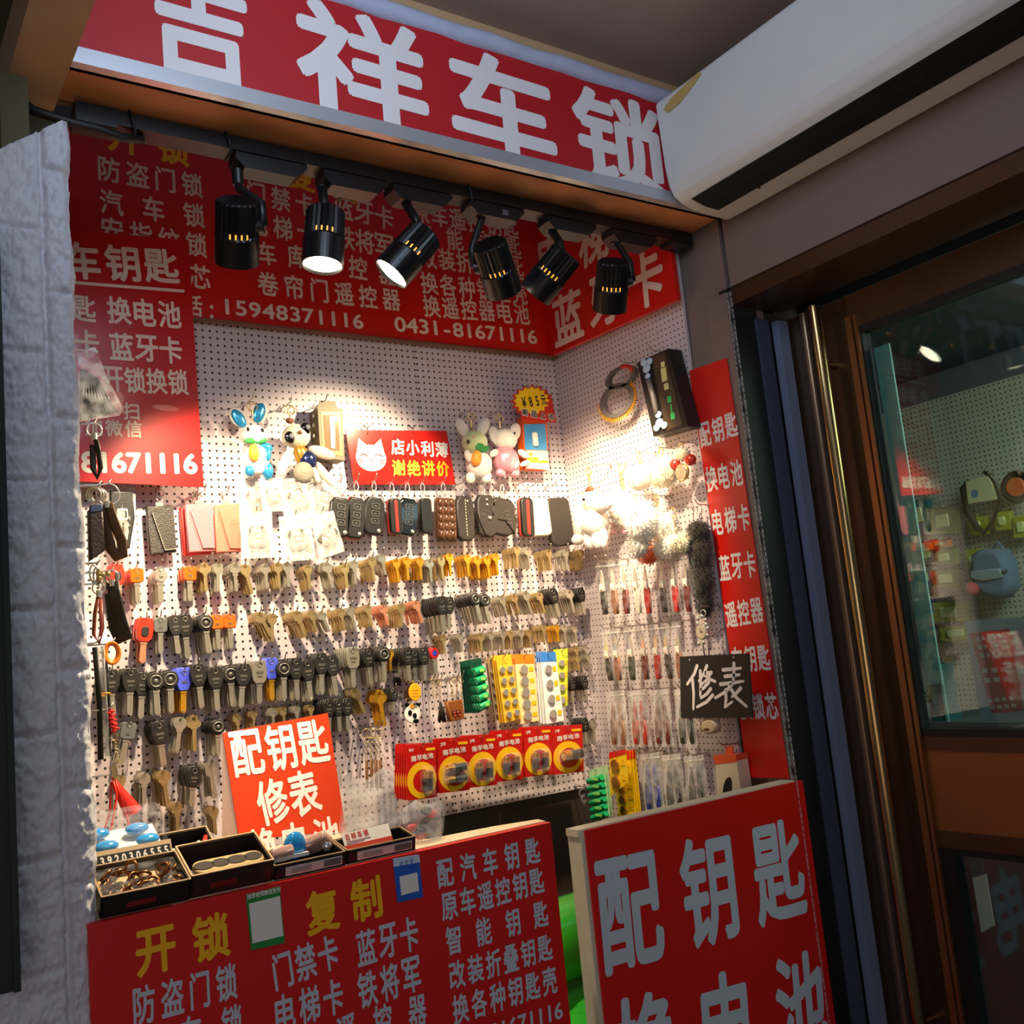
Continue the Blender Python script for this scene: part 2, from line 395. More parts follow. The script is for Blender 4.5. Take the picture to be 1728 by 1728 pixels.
KICK = M('copper_panel', (150, 92, 44), .42, .35, var=.1, vscale=6)
MB().box(((gl+gr)/2, .018, (gb-.035+lt+.035)/2), (gr-gl+.01, .03, gb-.035-lt-.035)).build('kick_panel', KICK, door)
mb = MB(); rail(gl-.03, gr+.03, lt+.010, lt+.036); rail(gl-.03, gr+.03, 0, lb); mb.build('bottom_rail', BROWNM, door)
mb = MB(); 
mb.box((-1.04, -.004, H-.15), (.012, .010, 1.35)); mb.box((-1.028, -.003, H-.15), (.006, .008, 1.35)); mb.build('stile_bead', M('bronze', (140, 92, 52), .34, .6), door)
mb = MB().cyl((-1.085, -.038, .62), (-1.085, -.038, H+.555), .0125, n=20)
for z in (.75, H+.45): mb.cyl((-1.085, -.038, z), (-1.085, .004, z), .007, n=12)
mb.build('pull_handle', M('polished_brass_tube', (176, 146, 98), .22, 1.0), door)
mb = MB().cyl((-1.128, -.012, .1), (-1.128, -.012, H+.56), .009, n=14); mb.build('cover_strip', M('dull_bronze', (150, 122, 98), .3, .7), door)
def glass(name):
    m = bpy.data.materials.new(name); m.use_nodes = True; nt = m.node_tree; nt.nodes.clear()
    o = nt.nodes.new('ShaderNodeOutputMaterial'); t = nt.nodes.new('ShaderNodeBsdfTransparent'); t.inputs[0].default_value = (.72, .86, .84, 1)
    g = nt.nodes.new('ShaderNodeBsdfGlossy'); g.inputs['Roughness'].default_value = .02
    x = nt.nodes.new('ShaderNodeMixShader'); x.inputs[0].default_value = .10
    nt.links.new(t.outputs[0], x.inputs[1]); nt.links.new(g.outputs[0], x.inputs[2]); nt.links.new(x.outputs[0], o.inputs[0]); return m
GLASS = glass('door_glass')
MB().box(((gl+gr)/2, .014, (gt+gb)/2), (gr-gl, .005, gt-gb)).build('pane', GLASS, door)
MB().box(((gl+gr)/2+.011, .014, (lt+lb)/2), (gr-gl-.02, .005, lt-lb)).build('pane', GLASS, door)
mb = MB().box((-1.0, .019, (gt+gb)/2+.02), (.030, .004, gt-gb-.10)); mb.build('tinted_strip', M('pale_green_strip', (150, 200, 190), .4), door)

# ---- pegboards: two sheets at the back, one at the side, on the walls
PEGB = pegmat('pegboard_lilac', .0129, .0022, (214, 200, 204))
PEGR = pegmat('pegboard_lilac_fine', .0114, .0017, (214, 200, 204))
def pegboard(wall, x0, x1, z0, z1, mat, label, y1=.006):
    m = wall @ T3((x0+x1)/2, 0, (z0+z1)/2); o = MB().box((0, y1/2, 0), (x1-x0, y1, z1-z0)).build('pegboard', mat); o.matrix_world = m
    return tag(o, label, 'pegboard', None)
ps = hit(BACK, 700, 600).x
zb = H-.286
pegboard(BACK, .17, ps-.0004, zb, H+.95, PEGB, 'large perforated lilac board at the back, nearest the brick pillar')
pegboard(BACK, ps+.0004, XR-.0003, zb, H+.95, PEGB, 'narrower perforated lilac board at the back, next to the corner')
pegboard(SIDE, -(YB+.006), -1.293, H-.42, H+.95, PEGR, 'perforated lilac board on the side wall, hung with fur pompoms and knives')

# ================================================================ signs
# ---- big fascia
s = Sign('fascia_sign', 'large red shop fascia with four big white characters above the track lights', 'sign', FRONT)
zt, zl, zs = H+.936, H+.765, H+.744
o = s.o
MB().prism([(.19, zl), (XR, zl), (XR, zt), (.19, zt)], 0, .012).build('face', HRED, o)
MB().box((.766, .004, (zl+zs)/2), (1.154, .020, zl-zs)).build('aluminium_strip', M('brushed_aluminium', (200, 205, 214), .35, .6), o)
MB().box((.766, .045, zs+.003), (1.154, .075, .006)).build('underside', M('fascia_underside', (196, 126, 74), .6, var=.05, vscale=10), o)
MB().box((.766, .090, zs+.06), (1.154, .012, .12)).build('rear_board', M('fascia_back', (120, 84, 58), .7), o)
mb = MB(); mb.tube([(.19+1.153*i/24, .006+.002*math.sin(i*1.7), zt+.013+.0012*math.sin(i*2.3)) for i in range(25)], .0165, 12)
mb.build('rolled_edge', M('pale_blue_vinyl', (186, 190, 214), .45, var=.18, vscale=40), o)
s.line('祥车锁', (614, 118), (1049, 243), 172, 168, WHITE, .030); s.line('吉', (337, 45), (337, 45), 168, 178, WHITE, .030)

# ---- red banner across the back wall
s = Sign('banner', 'long red banner across the back wall above the pegboard with three columns of services', 'banner', BACK, .018)
q = s.p(330, 541); r = s.p(917, 596)
MB().prism([(.19, q[1]+.002), (XR-.004, r[1]), (XR-.004, H+.95), (.19, H+.95)], 0, .010).build('board', RED, s.o)
MB().box(((.19+XR-.004)/2, .002, (q[1]+r[1])/2-.0022), (XR-.2, .016, .0035)).build('edge_strip', M('banner_edge', (120, 80, 60), .5), s.o)
PK = M('letter_cream', (242, 214, 194), .5)
s.line('开锁', (210, 231), (292, 249), 52, 56, YEL, .03); s.line('复制', (507, 294), (579, 313), 46, 52, YEL, .03)
for t, a, b in (('防盗门锁', (184, 286), (324, 312)), ('汽 车 锁', (188, 342), (327, 363)), ('安指纹锁', (189, 388), (331, 413)), ('换锁芯', (215, 444), (337, 467))):
    s.line(t, a, b, 36, 40, PK, .022)
for t, a, b in (('门禁卡', (432, 327), (514, 345)), ('蓝牙卡', (579, 350), (648, 367)), ('电梯卡', (436, 377), (517, 393)), ('铁将军', (582, 401), (648, 415)), ('卷帘门遥控器', (452, 479), (660, 506))):
    s.line(t, a, b, 31, 38, PK, .022)
s.line('车库', (450, 428), (500, 433), 30, 38, PK, .022); s.line('遥控器', (552, 441), (654, 463), 30, 38, PK, .022)
for t, a, b in (('配汽车钥匙', (706, 318), (860, 346)), ('原车遥控钥匙', (709, 359), (861, 385)), ('智能钥匙', (715, 396), (866, 419)), ('改装折叠钥匙', (722, 434), (871, 455)), ('换各种钥匙壳', (724, 478), (876, 496)), ('换遥控器电池', (728, 517), (880, 530))):
    s.line(t, a, b, 26, 35, PK, .02)
s.line('电话:', (294, 511), (357, 520), 30, 34, PK, .022)
s.line('15948371116', (383, 517), (604, 542), 30, 25, PK, .03); s.line('0431-81671116', (675, 547), (898, 568), 27, 24, PK, .03)

# ---- red banner on the side wall
s = Sign('banner', 'short red banner with large cream characters above the side pegboard', 'banner', SIDE, .026)
a, b = s.p(917, 606), s.p(1143, 506); b = (b[0], b[1])
MB().prism([a, b, (b[0]-.004, H+.95), (a[0], H+.95)], 0, .010).build('board', RED, s.o)
s.line('开门锁', (938, 345), (1085, 295), 50, 80, PK, .03)
s.line('电梯卡', (929, 432), (1085, 372), 52, 86, PK, .03)
s.line('蓝牙卡', (958, 535), (1089, 471), 54, 90, PK, .03)

# ---- red poster hanging at the back beside the pillar
s = Sign('poster', 'dark red poster with price services and phone digits hanging beside the brick pillar', 'poster', BACK, .05)
s.board([(118, 388), (318, 405), (344, 822), (128, 812)], DRED, .003)
s.line('车钥匙', (138, 440), (272, 449), 58, 58, PK, .03)
s.patch([(120, 474), (311, 489), (311, 494), (120, 479)], PK, 'underline')
s.line('匙', (141, 521), (141, 521), 40, 44, PK, .026); s.line('换电池', (201, 524), (286, 531), 38, 44, PK, .026)
s.line('卡', (147, 580), (147, 580), 40, 44, PK, .026); s.line('蓝牙卡', (205, 585), (288, 591), 38, 44, PK, .026)
s.line('开锁换锁', (190, 640), (300, 645), 34, 42, PK, .024)
s.line('扫', (221, 694), (221, 694), 28, 28, PK, .024); s.line('加微信', (158, 721), (225, 724), 28, 28, PK, .024)
s.line('81671116', (150, 779), (321, 782), 37, 34, PAPER, .05)

# ---- narrow red strip on the side wall's front edge
s = Sign('wall_strip_sign', 'narrow vertical red strip with stacked three-character lines on the side wall edge', 'sign', SIDE, .003)
s.board([(1163, 626), (1226, 604), (1331, 1314), (1262, 1312)], RED, .002)
for t, a, b in (('配钥匙', (1190, 733), (1234, 717)), ('换电池', (1201, 808), (1243, 798)), ('电梯卡', (1211, 881), (1255, 873)), ('蓝牙卡', (1223, 958), (1265, 952)), ('遥控器', (1234, 1037), (1277, 1030)), ('车钥匙', (1245, 1113), (1289, 1110)), ('换锁芯', (1258, 1193), (1302, 1191))):
    s.line(t, a, b, 19, 43, WHITE, .026)

# ---- counter with its red front
YC, ZC = 1.15, H-.230
xl, xr = .2245, onZ(931, 1388, ZC).x
s = Sign('service_counter', 'red fronted sales counter with yellow headings and rows of silver characters', 'counter', T3(0, YC, 0))
MB().prism([(xl, 0.0), (xr, 0.0), (xr, ZC-H+H), (xl, ZC)], 0, .012).build('front_panel', RED, s.o)
mb = MB()
top = [(xl, .0125), (xr, .0125), (xr+.004, .035), (xr-.06, .052), (.66, .060), (.62, .24), (xl, .24)]
vs = [(x, y, ZC-.012) for x, y in top]+[(x, y, ZC+.001) for x, y in top]; n = len(top)
mb.add(vs, [tuple(range(n-1, -1, -1)), tuple(range(n, 2*n))]+[(i, (i+1) % n, n+(i+1) % n, n+i) for i in range(n)])
mb.build('worktop', M('worn_cream_top', (226, 208, 178), .5, var=.1, vscale=25), s.o)
MB().box((xr-.004, .030, ZC/2-.01), (.010, .036, ZC-.02)).build('side_panel', PAPER, s.o)
MB().box((xl+.003, .06, ZC/2-.01), (.008, .10, ZC-.02)).build('side_panel', PAPER, s.o)
s.line('开锁', (263, 1604), (356, 1581), 62, 76, YEL, .034); s.line('复制', (544, 1537), (618, 1517), 52, 70, YEL, .034)
for t, a, b, w, h in (('防盗门锁', (243, 1695), (382, 1658), 36, 62), ('汽 车 锁', (250, 1764), (391, 1727), 36, 62), ('门禁卡', (477, 1637), (553, 1609), 34, 60), ('蓝牙卡', (618, 1598), (690, 1577), 31, 58), ('电梯卡', (481, 1708), (562, 1683), 34, 60), ('铁将军', (620, 1669), (694, 1645), 31, 60), ('遥控器', (584, 1741), (704, 1707), 31, 58),
                      ('配汽车钥匙', (751, 1473), (898, 1436), 25, 46), ('原车遥控钥匙', (758, 1529), (905, 1487), 25, 46), ('智能钥匙', (765, 1586), (912, 1543), 25, 46), ('改装折叠钥匙', (771, 1644), (919, 1600), 25, 46), ('换各种钥匙壳', (777, 1702), (927, 1655), 25, 48)):
    s.line(t, a, b, w, h, GREYW, .026)
s.line('0431-81671116', (750, 1768), (942, 1705), 24, 30, GREYW, .03)
CS = s
def sticker(label, c, mat, top, inner, txt, tmat):
    t = Sign('payment_sticker', label, 'sticker', T3(0, YC, 0), .0012)
    t.board(c, mat, .0011)
    t.patch(inner, PAPER, 'white_panel', .0004)
    if top: t.patch(top, M('pale_blue_band', (200, 214, 235), .5), 'header_band', .0004)
    for (st, a, b, w, h) in txt: t.line(st, a, b, w, h, tmat, .02)
sticker('green payment code sticker with a white panel, on the counter front between yellow headings', [(415, 1510), (472, 1496), (481, 1591), (424, 1604)], M('sticker_green', (40, 140, 52), .4), None,
        [(420, 1525), (472, 1512), (478, 1579), (426, 1592)], [('推荐使用微信支付', (420, 1513), (470, 1501), 7, 9)], PAPER)
sticker('blue payment code sticker with a pale band, near the counter top edge', [(663, 1449), (707, 1442), (714, 1514), (671, 1523)], M('sticker_blue', (38, 92, 190), .4), [(663, 1449), (707, 1442), (709, 1455), (664, 1463)],
        [(674, 1479), (704, 1472), (707, 1503), (677, 1511)], [('支付宝', (677, 1457), (694, 1453), 6, 8)], M('sticker_ink', (50, 110, 200), .5))

# ---- tall red panel closing the counter
s = Sign('counter_flap', 'tall red flap panel with huge grey characters closing the counter beside the door', 'panel', FRONT)
zp = H-.2555; px0 = .8885
MB().prism([(px0, .0), (XR+.012, .0), (XR+.012, zp), (px0, zp)], 0, .010).build('board', RED, s.o)
mb = MB().box((px0-.0, .018, zp/2), (.014, .030, zp)); mb.box((px0+.22, .018, zp-.003), (.46, .028, .010)); mb.build('edging', M('worn_white_edge', (206, 200, 178), .6, var=.12, vscale=40), s.o)
s.line('配钥匙', (1064, 1537), (1314, 1470), 92, 182, GREYW, .030); s.line('换电池', (1092, 1772), (1352, 1693), 92, 182, GREYW, .030)

# ---- red card standing on the counter
E2 = T3(.43, 1.385, ZC) @ RX(-14)
s = Sign('counter_card_sign', 'orange-red card with white characters leaning upright behind the counter trays', 'sign', E2)
s.board([(376, 1237), (553, 1203), (584, 1402), (404, 1418)], M('card_orange_red', (212, 60, 16), .42, var=.04, vscale=10), .003)
s.line('配钥匙', (417, 1270), (528, 1252), 50, 76, WHITE, .026); s.line('修表', (460, 1352), (513, 1338), 50, 76, WHITE, .026); s.line('换电池', (445, 1433), (552, 1413), 44, 70, WHITE, .026)
a_, b_, c_ = s.p(376, 1239), s.p(404, 1418), s.p(384, 1420)
mb = MB(); mb.add([(a_[0], .003, a_[1]), (b_[0], .003, b_[1]), (c_[0], .022, c_[1]), (c_[0]-.001, .022, c_[1]), (b_[0], .004, b_[1])], [(0, 1, 2), (0, 3, 4), (0, 2, 3), (1, 4, 3, 2)]); mb.build('folded_leaf', M('card_pale_pink', (236, 206, 196), .5), s.o)

# ---- small sign tied to the pegboard
s = Sign('no_haggling_sign', 'small red plate with a white cat face, tied to the back pegboard', 'sign', BACK, .016)
s.board([(583.5, 725.7), (754, 727), (768.5, 817.5), (598, 817.5)], M('plate_red', (214, 34, 26), .18, coat=.5, var=.03, vscale=9), .003)
s.line('店小利薄', (671, 754), (745, 759), 21, 25, WHITE, .03); s.line('谢绝讲价', (673, 789), (747, 791), 21, 25, YEL, .03)
cx, cz = s.p(626, 773); k = span(BACK, (590, 770), (600, 770))[0]/10
mb = MB(); mb.prism([(cx+math.cos(t)*26*k, cz+math.sin(t)*21*k) for t in [i*2*PI/24 for i in range(24)]], -.0012, -.0002)
for sx in (-1, 1): mb.prism([(cx+sx*24*k, cz+6*k), (cx+sx*19*k, cz+31*k), (cx+sx*4*k, cz+18*k)], -.0010, -.0002)
mb.build('cat_face', M('cat_cream', (250, 240, 222), .4), s.o)
mb = MB()
for sx in (-1, 1):
    mb.tube([(cx+sx*(13+6*math.cos(a))*k, -.0016, cz+(2+4*math.sin(a))*k) for a in [PI*i/6 for i in range(7)]], .0010, 5)
    for dz in (-4, -8): mb.tube([(cx+sx*14*k, -.0016, cz+dz*k), (cx+sx*24*k, -.0016, cz+(dz+1)*k)], .0007, 4)
mb.ell((cx, -.0016, cz-4*k), (.0022, .0006, .0016)); mb.build('cat_features', M('cat_lines', (140, 44, 30), .5), s.o)
for px in (620, 697):
    b = s.p(px, 733); MB().tube([(b[0], -.001, b[1]), (b[0]+.003, .002, b[1]+.012), (b[0]-.002, .010, b[1]+.022)], .0008, 5).build('tie_wire', MBLACK, s.o)
    mb = MB(); mb.tube([(b[0]-.008, .002, b[1]+.018), (b[0]-.003, -.001, b[1]+.012), (b[0]+.003, .001, b[1]+.014), (b[0]+.010, .002, b[1]+.020)], .0008, 5).build('tie_wire', MBLACK, s.o)

# ---- black hand-painted board
s = Sign('hand_painted_board', 'black board with two white brush-painted characters hanging over the red strip', 'sign', SIDE, .05)
s.board([(1147, 1108), (1262, 1103), (1269, 1211), (1149, 1212)], M('blackboard', (34, 32, 30), .55, var=.08, vscale=30), .004)
mb = MB(); Z4 = lambda x, y: (960+x/4.547, 850+y/4.547)
def brush(pts, w=.0034):
    L = []
    for x, y in pts: p = s.p(*Z4(x, y)); L.append((p[0], -.0007, p[1]))
    for i, p in enumerate(L):
        r = w*(.80+.2*math.cos(i)); mb.prism(circ(r, 12, p[0], p[2]), -.0008, -.0002)
        if i:
            q = L[i-1]; rq = w*(.80+.2*math.cos(i-1)); d = Vector((p[0]-q[0], p[2]-q[2])).normalized(); n_ = (-d.y, d.x)
            mb.prism([(q[0]+n_[0]*rq, q[2]+n_[1]*rq), (q[0]-n_[0]*rq, q[2]-n_[1]*rq), (p[0]-n_[0]*r, p[2]-n_[1]*r), (p[0]+n_[0]*r, p[2]+n_[1]*r)], -.0008-.00002*i, -.0002)
for st in ([(985, 1245), (965, 1305), (910, 1385)], [(950, 1345), (960, 1460), (957, 1575)], [(1010, 1285), (1013, 1400), (1010, 1470)], [(1060, 1245), (1040, 1300), (1000, 1360)], [(1045, 1300), (1095, 1295), (1060, 1350), (1010, 1395)], [(1040, 1310), (1080, 1345), (1125, 1365)], [(1075, 1370), (1040, 1410), (1010, 1430)], [(1090, 1420), (1060, 1460), (1015, 1490)], [(1105, 1470), (1060, 1520), (985, 1560)],
           [(1185, 1275), (1260, 1268), (1320, 1262)], [(1200, 1325), (1260, 1318), (1310, 1312)], [(1165, 1385), (1250, 1375), (1340, 1362)], [(1268, 1225), (1268, 1300), (1262, 1370)], [(1255, 1380), (1210, 1440), (1125, 1490)], [(1205, 1430), (1208, 1500), (1200, 1560), (1255, 1520)], [(1320, 1415), (1290, 1450), (1255, 1480)], [(1240, 1415), (1290, 1490), (1365, 1555)]):
    brush(st)
mb.build('brush_lettering', WHITE, s.o)
mb = MB()
for x, y in ((928, 1200), (1267, 1180)):
    p = s.p(*Z4(x, y)); mb.ell((p[0], -.001, p[1]), (.0018, .001, .0018), 8, 6)
mb.build('rivet', CHROME, s.o)
p = s.p(1195, 1106); MB().tube([(p[0], .002, p[1]-.004), (p[0], .004, p[1]+.03), (p[0]+.006, .046, p[1]+.045)], .0011, 6).build('hanging_wire', STEEL, s.o)

# ================================================================ track lights, air curtain, curtain edge
# the track under the fascia
TY = 1.262; TZ = H+.735
t = thing('light_track', 'black ceiling track carrying six black spotlights under the red fascia', 'light track', T3(.76, TY, TZ))
MB().box((.04, 0, -.004), (1.0, .034, .020)).build('rail', BLACK, t)
MB().box((.555, 0, -.006), (.05, .036, .026)).build('end_cap', BLACK, t)
MB().box((-.47, 0, -.006), (.05, .036, .026)).build('end_cap', BLACK, t)
mb = MB(); mb.tube([(-.56, -.01, .0), (-.545, -.016, -.018), (-.50, -.02, -.026), (-.47, -.018, -.026), (-.44, -.012, -.028), (-.41, 0, -.018)], .0060, 8)
mb.build('feed_cable', MBLACK, t)
for i, px in enumerate((215, 375, 770)):
    v = onY(px, 170 if i == 0 else 200, TY); x = v.x-.76
    MB().tube([(x-.004, -.02, .007), (x, -.021, -.004), (x+.003, -.019, -.02), (x+.001, -.0, -.024)], .0022, 6).build('cable_tie', MBLACK, t)
def spotlight(label, ad, stem, c, d2, s_out, arm=None, power=1.0, aim=None, spread=70):
    """ad: adapter centre in the photo; c: head centre; d2: head axis seen in the photo; s_out: how much its face turns to the viewer"""
    A = onY(ad[0], ad[1], TY); A.z = TZ-.0275
    C = onY(c[0], c[1], TY-.012)
    v = ray(*c); n2 = math.hypot(*d2); img = (_r*d2[0]-_u*d2[1])/n2; img = (img-v*img.dot(v)).normalized()
    ax = (img*math.sqrt(1-s_out*s_out)-v*s_out).normalized()
    o = thing('track_spotlight', label, 'spotlight', T3(*A), 'track spotlights')
    MB().prism([(-.052, .012), (-.052, .002), (-.040, -.010), (.034, -.010), (.052, .006), (.052, .012)], -.016, .016).build('adapter', BLACK, o)
    if 'fourth' in label: MB().box((.012, -.017, .0), (.010, .002, .010)).build('clip', M('adapter_clip', (90, 90, 92), .4), o)
    L, R = .086, .0298
    c0 = C-A; r_ = ax.orthogonal().normalized()
    rear, front = c0-ax*L*.5, c0+ax*L*.5
    S = onY(stem[0], stem[1], TY)-A
    piv = c0-ax*L*.05+Vector((_r.x, _r.y, 0)).normalized()*(R+.006)*(arm or 0)
    mb = MB().cyl((S.x, 0, -.008), (S.x, 0, S.z), .0085, .0075, 14)
    if arm: mb.tube([(S.x, 0, S.z+.004), (S.x, -.002, S.z-.006), (piv.x, piv.y, piv.z+.032), tuple(piv)], .0062, 8)
    else: mb.tube([(S.x, 0, S.z+.004), tuple((Vector((S.x, 0, S.z))+rear)/2), tuple(rear+ax*.012)], .0072, 8)
    if arm: mb.cyl(tuple(piv), tuple(piv-Vector((_r.x, _r.y, 0)).normalized()*.016*arm), .009, n=12)
    mb.build('arm', BLACK, o)
    # finned housing
    u = r_; w = ax.cross(u); mb = MB(); n = 48
    prof = [(-.5, .82, 0), (-.47, .94, 1), (.02, .97, 1), (.06, 1.0, 0), (.5, 1.0, 0), (.5, .93, 0), (.46, .90, 0)]
    vs = []
    for (a, q, fin) in prof:
        for i in range(n):
            k = q*(1-.07*fin*(i % 2)); th = 2*PI*i/n
            vs.append(c0+ax*a*L+(u*math.cos(th)+w*math.sin(th))*R*k)
    fs = [(j*n+i, j*n+(i+1) % n, (j+1)*n+(i+1) % n, (j+1)*n+i) for j in range(len(prof)-1) for i in range(n)]+[tuple(range(n-1, -1, -1))]
    mb.add(vs, fs, False)
    mb.build('housing', M('spot_housing', (20, 20, 22), .3, .2), o)
    # ventilation slots seen as warm glints
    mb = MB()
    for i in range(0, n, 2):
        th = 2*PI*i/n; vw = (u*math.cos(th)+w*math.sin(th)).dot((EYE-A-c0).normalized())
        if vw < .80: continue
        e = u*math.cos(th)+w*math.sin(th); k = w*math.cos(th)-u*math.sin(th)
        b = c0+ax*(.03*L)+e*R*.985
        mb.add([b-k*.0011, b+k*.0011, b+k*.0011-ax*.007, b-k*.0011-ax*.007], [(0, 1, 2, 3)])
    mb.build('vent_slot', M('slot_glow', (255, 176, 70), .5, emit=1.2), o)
    fc = front-ax*.0035
    mb = MB().cyl(tuple(fc-ax*.002), tuple(fc), R*.90, n=32); mb.build('lens', M('lamp_lens', (255, 238, 205), .3, emit=9.0), o)
    l = bpy.data.lights.new('spot_beam', 'SPOT'); l.energy = SPOT_W*power; l.color = SPOT_COL; l.spot_size = math.radians(spread); l.spot_blend = .75; l.shadow_soft_size = .016
    lo = bpy.data.objects.new('spot_beam', l); COL.objects.link(lo); lo.parent = o; lo.location = front+ax*.004
    lo.rotation_euler = ax.to_track_quat('-Z', 'Y').to_euler()
    if aim is not None: lo.rotation_euler = (Vector(aim)-(A+front)).to_track_quat('-Z', 'Y').to_euler()
    return o
spotlight('black spotlight nearest the brick pillar, hanging upright on a bent arm', (452, 272), (402, 312), (400, 391), (0.0, 1), -.30, arm=1, power=1.0)
spotlight('lit black spotlight pointing straight down, second from the brick pillar', (592, 285), (543, 318), (547, 402), (-.06, 1), .47, power=.7)
spotlight('lit black spotlight tilted back towards the brick pillar, third on the track', (705, 318), (683, 345), (690, 428), (-.66, .75), .36, power=.8)
spotlight('black spotlight on a bent arm tipped towards the side wall, fourth on the track', (830, 338), (812, 362), (838, 452), (.30, .95), -.40, arm=-1, power=.66)
spotlight('black spotlight tilted towards the pillar, fifth on the track', (955, 362), (930, 390), (930, 462), (-.62, .78), -.08, power=.75)
spotlight('black spotlight hanging upright at the track end near the air curtain', (1060, 382), (1036, 400), (1032, 482), (-.08, 1), -.28, arm=1, power=.72)

# white air curtain over the door
a = thing('air_curtain', 'long white air curtain mounted above the glass door with a chipped corner', 'air curtain', T3(0, YF-.013, H))
prof = [(1.195, .918), (1.1985, .80), (1.203, .765), (1.212, .748), (1.228, .738), (1.258, .731), (1.343, .728), (1.343, .925), (1.21, .925)]
def shell(y0, y1, pr):
    n = len(pr); vs = [(x, y, z) for y in (y0, y1) for x, z in pr]
    return vs, [tuple(range(n)), tuple(range(2*n-1, n-1, -1))]+[((i+1) % n, i, n+i, n+(i+1) % n) for i in range(n)]
vs, fs = shell(0, -1.25, prof); mb = MB(); mb.add(vs, fs)
b = mb.build('casing', M('aircon_white', (214, 216, 216), .38, var=.03, vscale=6), a)
m = b.modifiers.new('soft', 'BEVEL'); m.width = .006; m.segments = 3; m.limit_method = 'ANGLE'; m.angle_limit = math.radians(25)
SL = [(1.226, .7383), (1.240, .7345), (1.258, .7302), (1.290, .7289)]; mb = MB()
for (xa_, za_), (xb_, zb_) in zip(SL, SL[1:]): mb.add([(xa_, -.028, za_-.0012), (xb_, -.028, zb_-.0012), (xb_, -1.2, zb_-.0012), (xa_, -1.2, za_-.0012)], [(0, 1, 2, 3)])
mb.build('outlet_slot', M('slot_black', (6, 6, 6), .8), a)
mb = MB(); mb.prism([(-1.15, .898), (-1.13, .907), (-1.085, .914), (-1.06, .917), (-1.055, .910), (-1.085, .897), (-1.11, .889), (-1.14, .886)], 0, .0006, T=T3(1.1945, -YF, 0) @ RZ(-90) @ T3(0, -.0003, 0)); mb.build('chipped_paint', M('bare_plaster', (190, 160, 96), .8), a)
mb = MB().box((1.292, -.12, .7285), (.003, .003, .006)); mb.build('screw', M('rusty', (120, 50, 30), .6), a)

# clear strip curtain edge with stitching hanging in front of the pier
c = thing('strip_curtain', 'narrow clear plastic curtain edge with white stitching hanging beside the door jamb', 'curtain', T3(XR-.006, JY-.005, 0))
mb = MB(); mb.box((0, -.008, 1.0), (.0006, .012, 2.0)); mb.build('clear_sheet', film('glass_clear', (240, 240, 245), .99, .08), c)
mb = MB()
for k, y in enumerate((-.004, -.013)):
    for i in range(190):
        z = .05+i*.0104
        if z < H+.595: mb.box((-.001, y, z), (.0006, .0007, .0062))
mb.build('stitching', M('thread_white', (205, 196, 186), .6), c)

# ================================================================ hooks and keys
HOOKM = {}
def hook_mesh(L):
    k = round(L/.004)
    if k not in HOOKM:
        L = k*.004; mb = MB()
        mb.tube([(0, .002, -.006), (0, -.003, -.005), (0, -.006, 0), (0, -L*.6, .0005), (0, -L-.004, .001), (0, -L-.009, .005), (0, -L-.013, .012)], .00105, 6)
        mb.tube([(0, -.003, -.005), (.0035, -.003, .001), (0, -.003, .006), (-.0035, -.003, .001)], .0009, 5, True)
        HOOKM[k] = mb.mesh('peg_hook', STEEL)
    return HOOKM[k]
NHOOK = [0]
def hook(wall, px, py, L, label, group=None, dz=0.0):
    p = hit(wall, px, py, L); o = link('peg_hook', hook_mesh(L)); o.matrix_world = wall @ T3(p.x, 0, p.z+dz)
    NHOOK[0] += 1
    return tag(o, label, 'hook', group)

def blade(mb, w, z0, z1, t=.0011, tip=True, mi=0):
    pts = [(-w/2, z0), (w/2, z0), (w/2, z1+w*.5), (w*.1, z1), (-w*.35, z1+w*.25), (-w/2, z1+w*.7)]
    mb.prism(pts, -t, t, mi=mi); mb.box((w*.18, -t, (z0+z1)/2), (w*.16, t*.7, abs(z1-z0)*.8), mi=mi)
def metal_key(shape, L):
    """flat key blank hanging from its hole at the origin"""
    mb = MB(); R = L*.185; n = 16; inner = circ(.0030, n)
    outer = []
    for i in range(n):
        a = 2*PI*i/n; c, s_ = math.cos(a), math.sin(a)
        if shape == 'round': q = (R*c, R*s_-R*.55)
        elif shape == 'hex': k = R/max(abs(c), abs(c*.5+s_*.87), abs(c*.5-s_*.87)); q = (k*c, k*s_-R*.55)
        elif shape == 'square': k = R*.92/max(abs(c), abs(s_)); k = min(k, R*1.15); q = (k*c, k*s_-R*.5)
        else: k = R*(1+.16*math.cos(3*a+PI/2)); q = (k*c*1.08, k*s_-R*.5)
        outer.append(q)
    mb.plate(outer, [(x, z) for x, z in inner], -.0011, .0011)
    z0 = min(q[1] for q in outer); mb.box((0, 0, z0-.0005), (R*1.0, .0026, .004)); blade(mb, R*.62, z0+.001, -L+.004)
    return mb
KEYM = {}
def km(shape, mat, L):
    k = (shape, mat.name, round(L/.004))
    if k not in KEYM: KEYM[k] = metal_key(shape, round(L/.004)*.004).mesh('key_blank', mat)
    return KEYM[k]
KHEAD = {'k': M('key_head_black', (27, 25, 23), .46, bump=.08, bscale=400), 'K': M('key_head_black'), 'g': M('key_head_grey', (112, 108, 98), .45), 'B': M('key_head_blue', (70, 84, 210), .4),
         'o': M('key_head_orange', (240, 92, 24), .22, coat=.5), 'w': M('key_head_clear', (214, 208, 200), .15, trans=.75), 'r': M('key_head_red', (216, 44, 22), .35, coat=.3), 'R': M('key_head_scarlet', (214, 30, 30), .4),
         's': M('key_head_smoke', (128, 128, 128), .2, trans=.5)}
BADGE = M('key_badge', (120, 116, 108), .3, .6)
